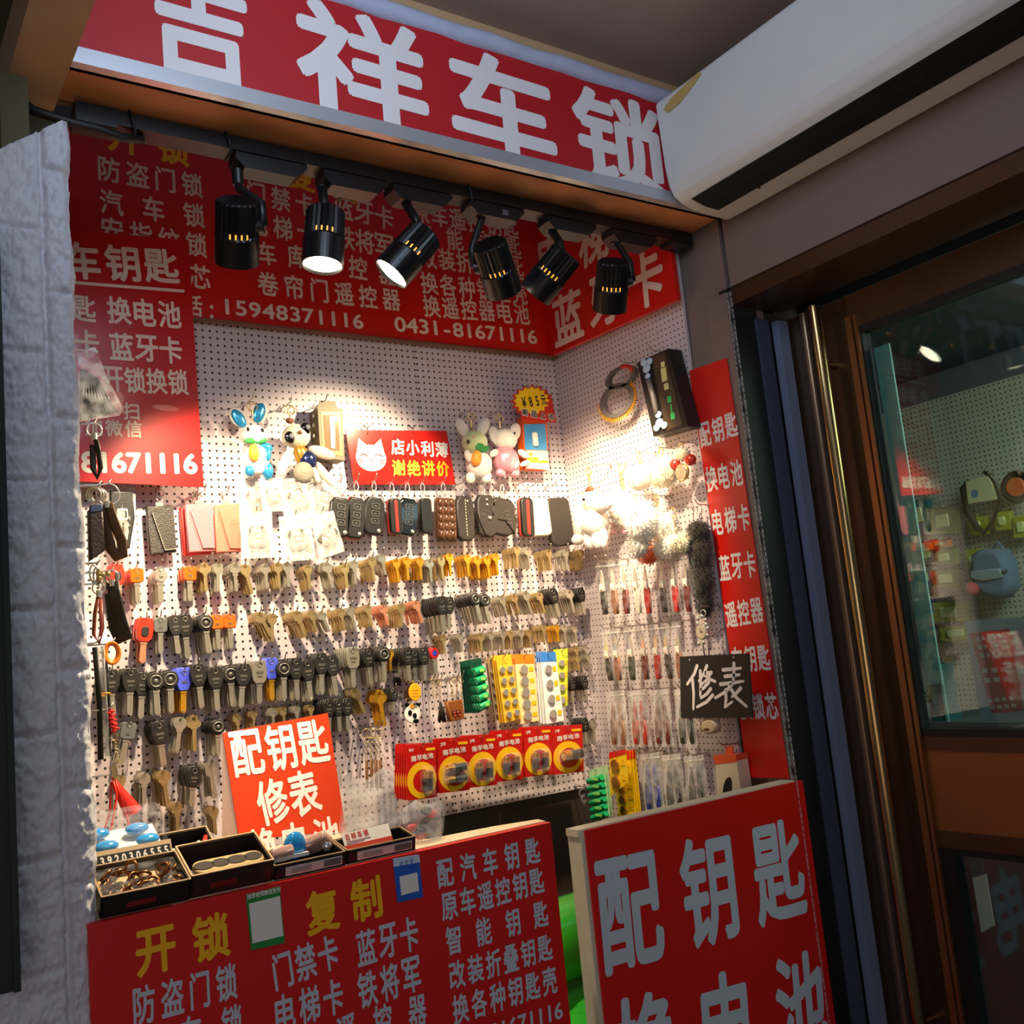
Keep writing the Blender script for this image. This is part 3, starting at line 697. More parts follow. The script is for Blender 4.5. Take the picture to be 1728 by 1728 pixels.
def car_key(style, L):
    mb = MB(); W_, Hh = L*.34, L*.46
    if style in 'K': poly = circ(L*.20, 22, 0, -L*.17)
    elif style in 'Rw': poly = circ(L*.19, 22, 0, -L*.18, .95)
    elif style in 'rg': poly = [(-W_*.42, .006), (W_*.42, .006), (W_*.55, -Hh*.35), (W_*.5, -Hh*.8), (W_*.3, -Hh), (-W_*.3, -Hh), (-W_*.5, -Hh*.8), (-W_*.55, -Hh*.35)]
    elif style in 'os': poly = rrect(W_*1.05, Hh*.85, W_*.22, 4, 0, -Hh*.35)
    else: poly = [(-W_*.36, .007), (W_*.36, .007), (W_*.56, -Hh*.12), (W_*.52, -Hh*.55), (W_*.28, -Hh*.92), (-W_*.28, -Hh*.92), (-W_*.52, -Hh*.55), (-W_*.56, -Hh*.12)]
    mb.prism(poly, -.0034, .0034, b=.0012)
    head = mb
    zb = min(p[1] for p in poly); bl = MB(); bl.box((0, 0, zb-.001), (L*.15, .004, .006)); blade(bl, L*.125, zb+.002, -L+.004, .0013)
    em = MB()
    if style == 'K': em.ring((0, -.0036, -L*.17), L*.125, .0016, (0, 1, 0), 22, 6); em.ell((0, -.0036, -L*.17), (L*.05, .0012, L*.05))
    elif style in 'kg': em.box((0, -.0036, -Hh*.42), (W_*.5, .0008, Hh*.12)); em.box((0, -.0036, -Hh*.62), (W_*.34, .0008, Hh*.08)); em.ring((0, -.0036, -.001), .0036, .0007)
    elif style == 'r': em.prism(rrect(W_*.5, Hh*.5, W_*.2, 4, 0, -Hh*.5), -.0048, -.003, b=.0006)
    elif style == 'R': em.prism(circ(L*.09, 16, 0, -L*.18), -.0046, -.003)
    else: em.ring((0, -.0036, -.001), .0036, .0007); em.box((0, -.0036, -Hh*.5), (W_*.3, .0008, Hh*.1))
    return head, bl, em
CARP = {}
def carproto(style, L):
    k = (style, round(L/.005))
    if k not in CARP:
        h, b, e = car_key(style, round(L/.005)*.005)
        bm = GOLD if style == 'B' else (COPPER if style == 'r' else NICK)
        CARP[k] = (h.mesh('head', KHEAD[style]), b.mesh('blade', bm), e.mesh('emblem', M('badge_blue', (40, 60, 180), .4) if style == 'R' else (KHEAD['k'] if style == 'r' else BADGE)))
    return CARP[k]
MET = {'n': (NICK, 'silver'), 'b': (BRASS, 'dull brass'), 'y': (GOLD, 'yellow brass'), 'c': (COPPER, 'copper')}
CARN = {'k': 'black', 'K': 'round black', 'g': 'grey', 'B': 'blue', 'o': 'orange', 'w': 'clear', 'r': 'red', 'R': 'round scarlet', 's': 'smoky'}
SHAPES = ['round', 'hex', 'square', 'clover']
rest = MB(); RK = random.Random(3); NK = [0, 0]
def bundle(row, i, wall, px, py, code, n, L, tilt=0.0, extra=0, shape=None):
    """one peg hook and the keys threaded on it; the front key's hole sits at (px,py) in the photo"""
    metal = code in MET; step = .0056 if metal else .0092
    depth = .010+step*(n-1)+.0050*extra
    where = f'{NUM[i]} hook from the {"pillar" if wall is BACK else "corner"}, {row}'
    hook(wall, px, py, depth, f'wire hook carrying the {NUM[i]} key bundle from the {"pillar" if wall is BACK else "corner"}, {row}')
    base = hit(wall, px, py, depth); sh = shape or SHAPES[(i*7+len(row)) % 4]
    for k in range(n):
        first = k == 0; Mk = wall @ T3(base.x, base.y+k*step, base.z-.0006) @ RY(tilt+(0 if first else RK.uniform(-5, 5))) @ RX(RK.uniform(-2, 2)) @ RZ(0 if first else RK.uniform(-6, 6)) @ T3(0, 0, -.0022)
        if metal:
            o = link('key_blank', km(sh, MET[code][0], L)); o.matrix_world = Mk; NK[0] += 1
            tag(o, (f'front {MET[code][1]} key, {where}' if first else f'{MET[code][1]} key behind, {where}'), 'key', None if first else f'{MET[code][1]} keys behind on the {where}')
        else:
            hd, bl, em = carproto(code, L); NK[1] += 1
            o = thing('car_key', (f'front {CARN[code]} car key, {where}' if first else f'{CARN[code]} car key behind, {where}'), 'key', Mk, None if first else f'{CARN[code]} car keys behind on the {where}')
            link('head', hd, o); link('blade', bl, o, label='gold coloured blade' if code == 'B' else None)
            if first: link('emblem', em, o)
    for k in range(extra):
        y = base.y+n*step+k*.0050
        mb = metal_key(sh, L*RK.uniform(.94, 1.0)) if metal else None
        if mb: rest.add(mb.v, mb.f, False, wall @ T3(base.x, y, base.z-.003) @ RY(tilt+RK.uniform(-7, 7)) @ RX(RK.uniform(-3, 3)), [*MET].index(code))

def row(name, items, L, wall=BACK):
    for i, it in enumerate(items):
        x, y, c, n = it[:4]; bundle(name, i, wall, x, y, c, n, it[4] if len(it) > 4 and it[4] else L, it[5] if len(it) > 5 else RK.uniform(-4, 4), 4 if c in MET else 0)
row('top key row', [
    (197, 955, 'r', 4, .060), (230, 958, 'o', 4, .060), (271, 957, 'w', 4, .060), (320, 955, 'o', 4, .062), (345, 952, 'b', 4, .050), (368, 952, 'n', 4, .050), (396, 952, 'n', 4, .050), (412, 954, 'b', 4, .052, -12),
    (447, 953, 'n', 4), (468, 951, 'b', 4), (484, 950, 'n', 3), (519, 954, 'b', 4), (550, 950, 'n', 4, .046, -12), (581, 953, 'b', 4), (597, 947, 'n', 4), (627, 942, 'b', 5), (643, 936, 'n', 4, .038, -10), (668, 944, 'y', 4), (686, 941, 'y', 4), (708, 941, 'y', 3),
    (724, 945, 'n', 4), (744, 941, 'b', 3), (758, 935, 'y', 3), (788, 936, 'y', 4), (805, 940, 'y', 3), (821, 940, 'y', 4), (836, 935, 'y', 4), (872, 923, 'b', 5), (890, 925, 'n', 4), (925, 928, 'b', 5), (954, 928, 'n', 5), (980, 928, 'b', 4)], .044)
row('second key row', [
    (246, 1046, 'r', 4, .070, 8), (270, 1042, 's', 4, .062), (294, 1043, 'k', 4, .062), (311, 1041, 'k', 4, .068), (345, 1037, 'K', 6, .066), (365, 1037, 'o', 4, .062), (386, 1036, 'o', 3, .062),
    (437, 1035, 'b', 4, .046, -25), (459, 1037, 'b', 4, .046), (500, 1033, 'b', 6, .046, -18), (525, 1031, 'b', 4, .040, -12), (541, 1033, 'n', 4, .040, -22), (574, 1028, 'b', 5, .042, -10), (590, 1026, 'n', 4, .040, -14), (620, 1022, 'b', 5, .042, -8), (645, 1022, 'c', 4, .042, -14), (677, 1020, 'b', 6, .044), (701, 1015, 'c', 5, .044, -14),
    (743, 1010, 'k', 7, .064, -3), (757, 1011, 'k', 4, .062, 4), (798, 1000, 'K', 7, .062, -12), (815, 1002, 'K', 5, .062, -8), (846, 1007, 'n', 4, .042, -14), (866, 1004, 'b', 4, .042, -16), (886, 999, 'n', 5, .046, -14), (909, 1001, 'b', 4, .044, -14), (931, 996, 'k', 5, .058, -12), (960, 997, 'n', 5, .046, -10), (978, 995, 'k', 6, .056, -6)], .044)
row('short row above the batteries', [
    (748, 1072, 'b', 3), (776, 1070, 'n', 3), (811, 1070, 'b', 4), (828, 1068, 'n', 3), (848, 1066, 'n', 4), (861, 1066, 'b', 3), (879, 1064, 'n', 3), (892, 1064, 'b', 4), (917, 1055, 'b', 4), (939, 1055, 'y', 3), (951, 1055, 'n', 3), (969, 1057, 'n', 3)], .037)
row('third key row', [
    (187, 1134, 'k', 5), (220, 1132, 'k', 5), (241, 1139, 'k', 4, None, 6), (261, 1134, 'K', 5), (286, 1131, 'K', 5), (310, 1131, 'B', 5), (333, 1124, 'k', 6), (362, 1129, 'k', 6), (387, 1123, 'K', 5), (411, 1124, 'k', 6, None, 8), (437, 1118, 'g', 6), (457, 1114, 'B', 4), (478, 1114, 'K', 5), (498, 1114, 'k', 5), (517, 1117, 'k', 5),
    (541, 1106, 'k', 5), (558, 1109, 'k', 5), (594, 1095, 'g', 6, .068), (620, 1097, 'k', 5, .066), (647, 1091, 'K', 7, .064), (658, 1097, 'y', 3, .04), (686, 1096, 'k', 6, .062), (698, 1100, 'k', 4, .062), (714, 1096, 'k', 5, .062), (731, 1091, 'R', 3, .055)], .072)
row('fourth key row', [
    (219, 1219, 's', 4, .066, 14), (267, 1221, 'k', 5, .068, -5), (305, 1212, 'n', 4, .058, 10), (327, 1210, 'b', 3, .055), (367, 1213, 'K', 6, .062), (399, 1205, 'b', 3, .04), (428, 1200, 'b', 4, .034), (461, 1196, 'n', 4, .036), (477, 1194, 'b', 3, .036), (500, 1192, 'n', 4, .036), (524, 1189, 'b', 3, .036), (554, 1184, 'k', 6, .056), (569, 1183, 'k', 5, .056), (585, 1182, 'k', 5, .056), (598, 1164, 'b', 3, .048, -22), (640, 1168, 'y', 3, .064, -4), (664, 1165, 'k', 6, .042)], .05)
row('lowest key row', [
    (205, 1310, 'b', 3, .034), (244, 1306, 'n', 3, .050), (275, 1302, 'b', 5, .054, -6), (328, 1297, 'k', 6, .062, 8), (355, 1290, 'n', 4, .056), (298, 1356, 'b', 3, .046), (360, 1362, 'b', 3, .044)], .05)
row('key cluster by the corner', [
    (972, 1092, 'b', 4, .032), (988, 1090, 'n', 3, .032), (974, 1107, 'b', 4, .034), (992, 1105, 'n', 4, .034), (964, 1146, 'k', 3, .050), (984, 1144, 'k', 4, .050), (985, 1215, 'k', 4, .052), (1001, 1217, 'n', 3, .05)], .034)
o = rest.build('key_blanks', [m for m, _ in MET.values()]); tag(o, 'remaining metal key blanks crowded deeper on the hooks behind the front keys', 'keys', None, 'stuff')
print('hooks', NHOOK, 'metal keys, car keys', NK)

# ================================================================ fobs, wallets, plush, boxes on the back wall
LEATH = M('black_leather', (46, 40, 36), .42, bump=.25, bscale=350)
DKPL = M('fob_black', (30, 28, 27), .35, bump=.05, bscale=300)
STITCH = M('stitch_cream', (226, 214, 186), .6)
def hang_hook(wall, px, py, L, what): return hook(wall, px, py, L, 'hook for '+' '.join(what.split()[:14]))
def clasp(o, h=.030, mat=None):
    """lobster clip and split ring above a hanging thing; ends at z=-h"""
    mb = MB(); m = mat or CHROME
    mb.tube([(-.0035, 0, -.004), (-.0045, 0, -h*.35), (-.003, 0, -h*.55), (.003, 0, -h*.55), (.0045, 0, -h*.35), (.0035, 0, -.004), (0, 0, .001)], .0011, 6, True)
    mb.box((0, 0, -h*.58), (.0075, .003, h*.12)); mb.cyl((0, 0, -h*.6), (0, 0, -h*.74), .0016, n=8)
    mb.build('clip', m, o); MB().ring((0, 0, -h*.86), h*.16, .0008, (0, 1, 0), 18, 5).build('split_ring', m, o)
def fob(px, py, hpx, wpx, tilt, body, label, trim=None, style='buttons', L=.03, wall=BACK, yaw=0, cl=.030, hookname=None):
    base = hit(wall, px, py, L); hang_hook(wall, px, py, L, hookname or label)
    o = thing('key_fob_case', label, 'fob', wall @ Matrix.Translation(base+Vector((0, -.0012, -.002))) @ RY(tilt) @ RZ(yaw), 'leather and rubber key fob cases')
    h = span(wall, (px, py), (px, py+hpx), L)[1]; w = span(wall, (px, py), (px+wpx, py), L)[0]
    clasp(o, cl); z1, z0 = -cl-.001, -h; hh = z1-z0; zc = (z0+z1)/2
    if style == 'narrow':
        MB().prism(rrect(w, hh, w*.3, 3, 0, zc), -.012, .008, b=.002).build('case', body, o)
        if trim: MB().prism(rrect(w*1.12, hh*1.01, w*.3, 3, 0, zc), -.004, .001, b=.001).build('edge', trim, o); MB().prism(rrect(w*.25, hh*.9, w*.1, 3, 0, zc), -.0128, -.011, b=.0004).build('edge', trim, o)
        return o
    poly = [(-w*.30, z1), (w*.30, z1), (w*.48, z1-hh*.14), (w*.5, zc), (w*.46, z0+hh*.1), (w*.25, z0), (-w*.25, z0), (-w*.46, z0+hh*.1), (-w*.5, zc), (-w*.48, z1-hh*.14)] if style not in ('slab', 'quilt', 'roll') else rrect(w, hh, w*.2, 4, 0, zc)
    MB().prism(poly, -.010, .005, b=.0035).build('case', body, o)
    if trim:
        p2 = [(x*1.05, zc+(z-zc)*1.03) for x, z in poly]; MB().prism(p2, -.004, .0, b=.0012).build('edge', trim, o)
    if style == 'buttons':
        mb = MB()
        for k in range(3): mb.plate(rrect(w*.40, hh*.16, w*.07, 2, 0, z1-hh*(.24+.2*k)), rrect(w*.30, hh*.11, w*.05, 2, 0, z1-hh*(.24+.2*k)), -.0112, -.0095)
        for k in range(3): mb.box((0, -.0103, z1-hh*(.24+.2*k)), (w*.12, .0012, hh*.05))
        mb.build('button', M('button_grey', (70, 68, 64), .4), o)
        MB().ell((w*.22, -.0102, z0+hh*.12), (w*.09, .0012, w*.09), 12, 6).build('rivet', CHROME, o)
    elif style == 'quilt':
        mb = MB()
        for r in range(5):
            for c in range(3): mb.ell(((c-1)*w*.29, -.010, z1-hh*(.12+.19*r)), (w*.17, .004, hh*.11), 10, 6)
        mb.build('quilting', body, o)
    elif style == 'stitch':
        mb = MB()
        for k in range(12): mb.box((0, -.0104, z1-hh*(.1+.07*k)), (.0011, .0010, hh*.038))
        mb.build('stitching', STITCH, o); MB().ell((w*.1, -.0104, z1-hh*.12), .0028, 10, 6).build('rivet', CHROME, o)
    elif style == 'flap':
        MB().prism([(-w*.5, zc+hh*.05), (w*.5, zc-hh*.02), (w*.42, z0+hh*.12), (w*.1, z0), (-w*.2, z0+hh*.05), (-w*.45, zc-hh*.15)], -.0135, -.009, b=.0012).build('flap', body, o)
        mb = MB(); mb.ell((w*.05, -.0138, zc-hh*.06), .0042, 12, 6); mb.ell((0, -.0108, z1-hh*.12), .0030, 10, 6); mb.ell((0, -.0108, z1-hh*.24), .0030, 10, 6); mb.build('stud', CHROME, o)
    elif style == 'logo':
        MB().prism([(-w*.5, z1-hh*.3), (w*.1, z1-hh*.12), (w*.55, zc), (w*.5, z0+hh*.08), (w*.1, zc-hh*.1), (-w*.4, zc-hh*.1)], -.0130, -.009, b=.0012).build('flap', body, o)
        mb = MB()
        for k in range(4): mb.box((w*(.06+.06*k), -.0134, zc+hh*(.14-.1*k)), (w*.2, .0012, hh*.03)); 
        mb.build('button', M('button_grey', (70, 68, 64)), o)
        mb = MB(); mb.ell((-w*.2, -.0115, z1+.002), .003, 10, 6); mb.ell((w*.12, -.0115, z1+.001), .003, 10, 6); mb.build('charm_bead', CHROME, o)
    return o
RTRIM = M('red_edge', (206, 44, 30), .4)
fob(573, 812, 94, 36, 7, DKPL, 'black rubber fob case with red edge, nearest the plastic bags', RTRIM)
fob(601, 812, 97, 32, 9, DKPL, 'grey-black fob case with raised curly buttons, second after the bags', RTRIM)
fob(631, 812, 91, 34, 8, DKPL, 'plain black fob case with four ridged buttons, third after the bags')
fob(660, 814, 87, 20, 1, DKPL, 'slim fob case seen edge-on with red piping, under the cat sign', RTRIM, 'narrow')
fob(687, 814, 90, 34, 8, M('gloss_black', (24, 22, 24), .15, coat=.6), 'glossy black fob case with silver and red side, under the cat sign', M('silver_side', (206, 204, 200), .3, .5))
fob(712, 814, 86, 18, 2, DKPL, 'slim plain black fob case seen edge-on, beside the glossy one', None, 'narrow')
fob(747, 814, 97, 32, 3, M('brown_gloss_leather', (86, 52, 30), .22, coat=.5), 'brown quilted leather fob case below the corner of the cat sign', M('brown_edge', (60, 38, 22), .4), 'quilt')
fob(778, 816, 96, 30, 2, LEATH, 'long black leather fob case with stitched middle seam', None, 'stitch', cl=.024)
fob(814, 816, 90, 32, 2, LEATH, 'black leather fob pouch with studded flap, under the carrot rabbit', None, 'flap', cl=.022)
fob(847, 816, 88, 40, 10, LEATH, 'wide black fob case with overlapping flap and silver beads', None, 'logo')
fob(882, 815, 90, 20, 3, DKPL, 'slim fob case with red and cream edges, beside the cream case', RTRIM, 'narrow')
fob(900, 820, 84, 34, -2, M('cream_leather', (236, 224, 196), .4), 'cream leather fob case', None, 'slab', cl=.024)
fob(933, 820, 101, 37, -3, LEATH, 'large black rectangular leather fob case nearest the corner', None, 'slab', cl=.024)

# leather card holders
def holder(c, body, flap, label, hp, L=.022, stitch=False):
    hang_hook(BACK, hp[0], hp[1], L, label)
    Mw = BACK @ T3(0, -L, 0); b = hit(Mw, *hp); o = thing('leather_key_wallet', label, 'wallet', Mw @ Matrix.Translation(b), 'leather key wallets')
    P = lambda q: ((hit(Mw, *q)-b).x, (hit(Mw, *q)-b).z)
    poly = [P(q) for q in c]; cx = (poly[0][0]+poly[1][0])/2; zt = max(poly[0][1], poly[1][1])
    MB().prism(poly, -.005, .007, b=.0022).build('body', body, o)
    a, d, e, f = poly
    fl = [(a[0]*.85+d[0]*.15, a[1]-.012), (d[0]-.001, d[1]-.001), (e[0]-.001, e[1]+.004), (f[0]*.48+e[0]*.52, f[1]+.006)]
    MB().prism(fl, -.0082, -.005, b=.001).build('flap', flap, o)
    if stitch:
        mb = MB()
        for (p, q) in ((fl[0], fl[3]), (fl[3], fl[2])):
            n = 20 if p is fl[0] else 8
            for k in range(n): t = (k+.5)/n; mb.ell((p[0]+(q[0]-p[0])*t+.0012, -.0083, p[1]+(q[1]-p[1])*t+.0008), (.0007, .0005, .0011), 6, 4)
        mb.build('stitching', STITCH, o)
    mb = MB(); mb.ring((0, 0, -.006), .006, .0009); mb.ring((cx*.5, -.001, (zt-.004)/2), .005, .0009); mb.box((cx, 0, zt+.002), (.012, .004, .006)); mb.build('ring_clip', CHROME, o)
PINK = M('pink_leather', (214, 120, 128), .4, bump=.15, bscale=300); SALM = M('salmon_leather', (222, 116, 96), .4, bump=.15, bscale=300); REDL = M('red_leather', (214, 40, 34), .4)
holder([(246, 855), (291, 853), (297, 932), (252, 937)], LEATH, LEATH, 'black leather key wallet with white stitched slanting flap', (270, 826), stitch=True)
holder([(303, 857), (350, 855), (356, 935), (309, 937)], REDL, REDL, 'bright red key wallet mostly hidden behind the pink one', (332, 832), .012)
holder([(312, 852), (357, 850), (362, 930), (317, 933)], PINK, PINK, 'rose pink leather key wallet with plain slanting flap', (344, 828), .030)
holder([(361, 852), (402, 850), (407, 931), (363, 933)], SALM, SALM, 'salmon coloured leather key wallet nearest the plastic bags', (383, 830), .030)

# clear bags with fobs and keys
BAGK = 'small clear bags with remotes'
def bag(c, L, label, fill, wall=BACK, cat='bag', group=None, hookpx=None, film_=None):
    """clear bag from four photo corners (top edge first); fill draws its content in bag coordinates"""
    Mw = wall @ T3(0, -L, 0); t = ((c[0][0]+c[1][0])/2, (c[0][1]+c[1][1])/2) if hookpx is None else hookpx
    hang_hook(wall, t[0], t[1], L, label)
    b = hit(Mw, *t); o = thing('plastic_bag', label, cat, Mw @ Matrix.Translation(b), group)
    P = [((hit(Mw, *q)-b).x, (hit(Mw, *q)-b).z) for q in c]
    def fn(sign):
        def f(u, v):
            x = (P[0][0]*(1-u)+P[1][0]*u)*(1-v)+(P[3][0]*(1-u)+P[2][0]*u)*v; z = (P[0][1]*(1-u)+P[1][1]*u)*(1-v)+(P[3][1]*(1-u)+P[2][1]*u)*v
            bul = math.sin(PI*u)*min(1, v*2.2)*min(1, (1-v)*4)
            return (x, sign*(.0008+.006*bul)+.0012*math.sin(u*17+v*9), z)
        return f
    mb = MB(); mb.grid(fn(-1), 8, 10); mb.grid(fn(1), 8, 10); mb.build('film', film_ or CLEAR, o)
    mb = MB(); 
    z = lambda u, v: fn(-1)(u, v)
    mb.tube([(z(u/6, .09)[0], -.001, z(u/6, .09)[2]) for u in range(7)], .0012, 5); mb.build('zip_strip', MILK, o)
    w = abs(P[1][0]-P[0][0]); h = abs(P[3][1]-P[0][1]); cx = sum(p[0] for p in P)/4; cz = sum(p[1] for p in P)/4
    fill(o, cx, cz, w, h); return o
def f_remote(rot=0, mat=None, key=True):
    def f(o, cx, cz, w, h):
        T = T3(cx, 0, cz-h*.04) @ RY(rot)
        MB().prism(rrect(w*.55, h*.5, w*.14, 4), -.0045, .0035, b=.002, T=T).build('remote', mat or M('remote_grey', (92, 90, 82), .4), o)
        mb = MB()
        for k in range(3): mb.ell((0, -.0045, h*(.13-.12*k)), (w*.10, .0014, h*.035), 10, 6, T=T)
        mb.build('button', M('remote_button', (206, 200, 186), .4), o)
        if key: mb = MB(); blade(mb, w*.14, h*.1, -h*.38); mb2 = MB(); mb2.add(mb.v, mb.f, False, T @ T3(w*.33, 0, 0)); mb2.build('key_blade', NICK, o)
    return f
for c, L, lab, r in (([(402, 806), (455, 804), (462, 866), (408, 868)], .030, 'clear bag holding a tilted grey remote, below the blue-eared rabbit', 58), ([(436, 808), (476, 806), (484, 862), (444, 864)], .045, 'clear bag holding a folded remote key, between the two plush toys', -10), ([(470, 808), (522, 806), (532, 872), (480, 876)], .040, 'clear bag with a silver key blade, below the mask-eyed plush', -25),
                     ([(522, 810), (566, 808), (574, 874), (528, 878)], .030, 'clear bag nearest the slim fob cases, upper of the pair', 20), ([(404, 866), (458, 864), (464, 940), (408, 944)], .050, 'clear bag with white zip holding a pale remote, next to the salmon wallet', 4), ([(470, 872), (524, 870), (532, 944), (478, 948)], .050, 'clear bag showing a long key, in the middle of the lower bags', -12), ([(522, 868), (562, 862), (582, 930), (540, 944)], .052, 'clear bag with a tilted remote, lowest and nearest the fob cases', 40)):
    bag(c, L, lab, f_remote(r), group=None)
def f_fob(o, cx, cz, w, h):
    MB().prism([(cx-w*.38, cz+h*.38), (cx+w*.38, cz+h*.38), (cx+w*.42, cz), (cx+w*.2, cz-h*.42), (cx-w*.2, cz-h*.42), (cx-w*.42, cz)], -.006, .004, b=.003).build('fob_shell', DKPL, o)
    mb = MB(); mb.plate(rrect(w*.36, h*.16, .003, 3, cx, cz+h*.05), rrect(w*.28, h*.11, .002, 3, cx, cz+h*.05), -.0066, -.0055)
    for sx in (-1, 1): mb.box((cx+sx*w*.06, -.0064, cz+h*.05), (w*.03, .001, h*.10))
    mb.box((cx, -.0064, cz+h*.05), (w*.12, .001, h*.018)); mb.box((cx, -.0064, cz-h*.11), (w*.5, .0008, .0006)); mb.build('emblem', M('emblem_silver', (200, 190, 170), .35, .6), o)
bag([(178, 816), (228, 813), (232, 934), (184, 938)], .03, 'tall clear bag holding a black car fob, next to the brown strap', f_fob)

# plush charms
def mats(*a): return [M(*x) for x in a]
PW = M('plush_white', (238, 230, 220), .9, sheen=.6, bump=.6, bscale=260); PC = M('plush_cream', (228, 214, 190), .9, sheen=.5, bump=.6, bscale=260)
BLUEQ = M('blue_sequins', (60, 160, 220), .2, .5, var=.5, vscale=220); EYEB = M('eye_black', (16, 14, 14), .12, coat=.8); GREENL = M('leaf_green', (42, 130, 60), .6); CARR = M('carrot_orange', (236, 150, 40), .5, sheen=.3)
NAVYQ = M('navy_sequins', (40, 50, 96), .2, .55, var=.6, vscale=200); GOLDQ = M('gold_sequins', (206, 160, 70), .22, .7, var=.5, vscale=220); GRYF = M('foot_grey', (132, 126, 112), .8, bump=.5, bscale=200)
PKQ = M('pink_sequins', (226, 160, 176), .25, .4, var=.4, vscale=220); PGR = M('plush_pale_green', (206, 216, 160), .85, sheen=.5, bump=.5, bscale=260)
def plush(label, ring_px, L, parts, wall=BACK, ringmat=None, name='plush_keychain'):
    """parts: (name, px, py, rx px, rz px, depth ratio, tilt, material, forward offset)"""
    Mw = wall @ T3(0, -L, 0); b = hit(Mw, *ring_px); hang_hook(wall, ring_px[0], ring_px[1]-8, L, label)
    o = thing(name, label, 'plush toy', Mw @ Matrix.Translation(b), 'plush charms')
    m = ringmat or M('pale_gold', (226, 200, 130), .25, .85)
    mb = MB(); mb.ring((0, .0, -.004), .0085, .0011); mb.ring((.002, -.001, -.006), .0065, .0009, (.4, 1, 0)); mb.cyl((0, 0, -.012), (0, 0, -.026), .002, n=8); mb.ring((0, 0, -.028), .003, .0008); mb.build('clasp', m, o)
    byname = {}
    for (nm, px, py, rx, rz, dr, tilt, mat, fo) in parts:
        p = hit(Mw, px, py)-b; x = span(wall, (px-rx, py), (px+rx, py), L)[0]/2; z = span(wall, (px, py-rz), (px, py+rz), L)[1]/2
        byname.setdefault((nm, mat.name), (MB(), mat))[0].ell((0, 0, 0), (x, min(x, z)*dr, z), 16, 12, T=T3(p.x, -fo, p.z) @ RY(tilt), jit=.06, seed=px)
    for (nm, _), (mb, mat) in byname.items(): mb.build(nm, mat, o)
    return o
plush('white rabbit plush with blue sequin ears holding a carrot', (425, 682), .045, [('head', 430, 737, 21, 20, .9, 0, PW, 0), ('ear', 403, 706, 10, 17, .4, -32, BLUEQ, 0), ('ear', 437, 697, 10, 18, .4, 22, BLUEQ, 0), ('ear_rim', 401, 704, 12, 18, .3, -32, PW, -.003), ('ear_rim', 440, 696, 12, 19, .3, 22, PW, -.003),
    ('eye', 437, 730, 3.2, 3.6, .8, 0, EYEB, .016), ('eye', 414, 727, 2.4, 3.2, .8, 0, EYEB, .014), ('body', 433, 775, 21, 28, .8, 0, PW, 0), ('leaf', 418, 747, 11, 5, .5, -4, GREENL, .014), ('leaf', 436, 747, 11, 5, .5, -14, GREENL, .014), ('carrot', 423, 768, 9, 15, .9, 0, CARR, .016), ('scarf', 444, 756, 14, 8, .6, 10, BLUEQ, .008),
    ('foot', 418, 797, 8, 9, .9, 0, BLUEQ, .010), ('foot', 450, 796, 9, 14, .9, 0, BLUEQ, .006), ('arm', 447, 770, 7, 14, .8, 20, BLUEQ, .010)])
plush('long-limbed plush with black eye masks and sequin vest', (489, 688), .045, [('head', 500, 736, 24, 20, .9, -12, PC, 0), ('eye_mask', 484, 741, 9, 10, .5, 0, EYEB, .014), ('eye_mask', 511, 726, 9, 10, .5, 0, EYEB, .014), ('eye_glint', 485, 740, 4, 4.5, .5, 0, M('eye_grey', (120, 120, 128), .15), .020), ('eye_glint', 512, 725, 4, 4.5, .5, 0, M('eye_grey'), .020), ('nose', 499, 734, 4, 3, .8, 0, M('nose_brown', (120, 72, 40), .4), .021),
    ('vest', 508, 768, 12, 20, .8, -14, GOLDQ, .002), ('vest', 518, 778, 15, 17, .85, -14, NAVYQ, .004), ('arm', 478, 783, 8, 23, .8, 22, PC, .004), ('arm', 541, 765, 23, 10, .7, 16, PC, .006), ('leg', 526, 797, 7, 22, .8, -26, PC, .006), ('leg', 546, 800, 7, 24, .8, -34, PC, .002), ('foot', 507, 800, 17, 18, .6, -10, GRYF, .014), ('cap', 489, 710, 7, 5, .8, 0, M('cap_brown', (120, 70, 40), .6), .0)])
plush('white rabbit plush with pale green face holding an orange carrot', (794, 700), .04, [('head', 801, 748, 20, 21, .9, 0, PGR, 0), ('ear', 780, 722, 9, 17, .4, -30, PW, 0), ('ear', 815, 720, 9, 18, .4, 30, PW, 0), ('eye', 784, 748, 2.6, 3.4, .8, 0, EYEB, .014), ('eye', 806, 746, 2.8, 3.4, .8, 0, EYEB, .016), ('nose', 793, 742, 4, 3, .6, 0, M('nose_pink', (236, 160, 150), .5), .018),
    ('leaf', 801, 757, 7, 9, .4, 20, GREENL, .019), ('leaf', 809, 761, 10, 5, .4, -14, GREENL, .018), ('carrot', 796, 777, 8, 14, .9, 18, CARR, .018), ('body', 808, 785, 20, 24, .85, 0, PW, 0), ('leg', 791, 808, 7, 10, .9, 0, PW, .006), ('leg', 818, 806, 8, 11, .9, 0, PW, .004), ('arm', 786, 772, 6, 11, .8, -20, PW, .010)])
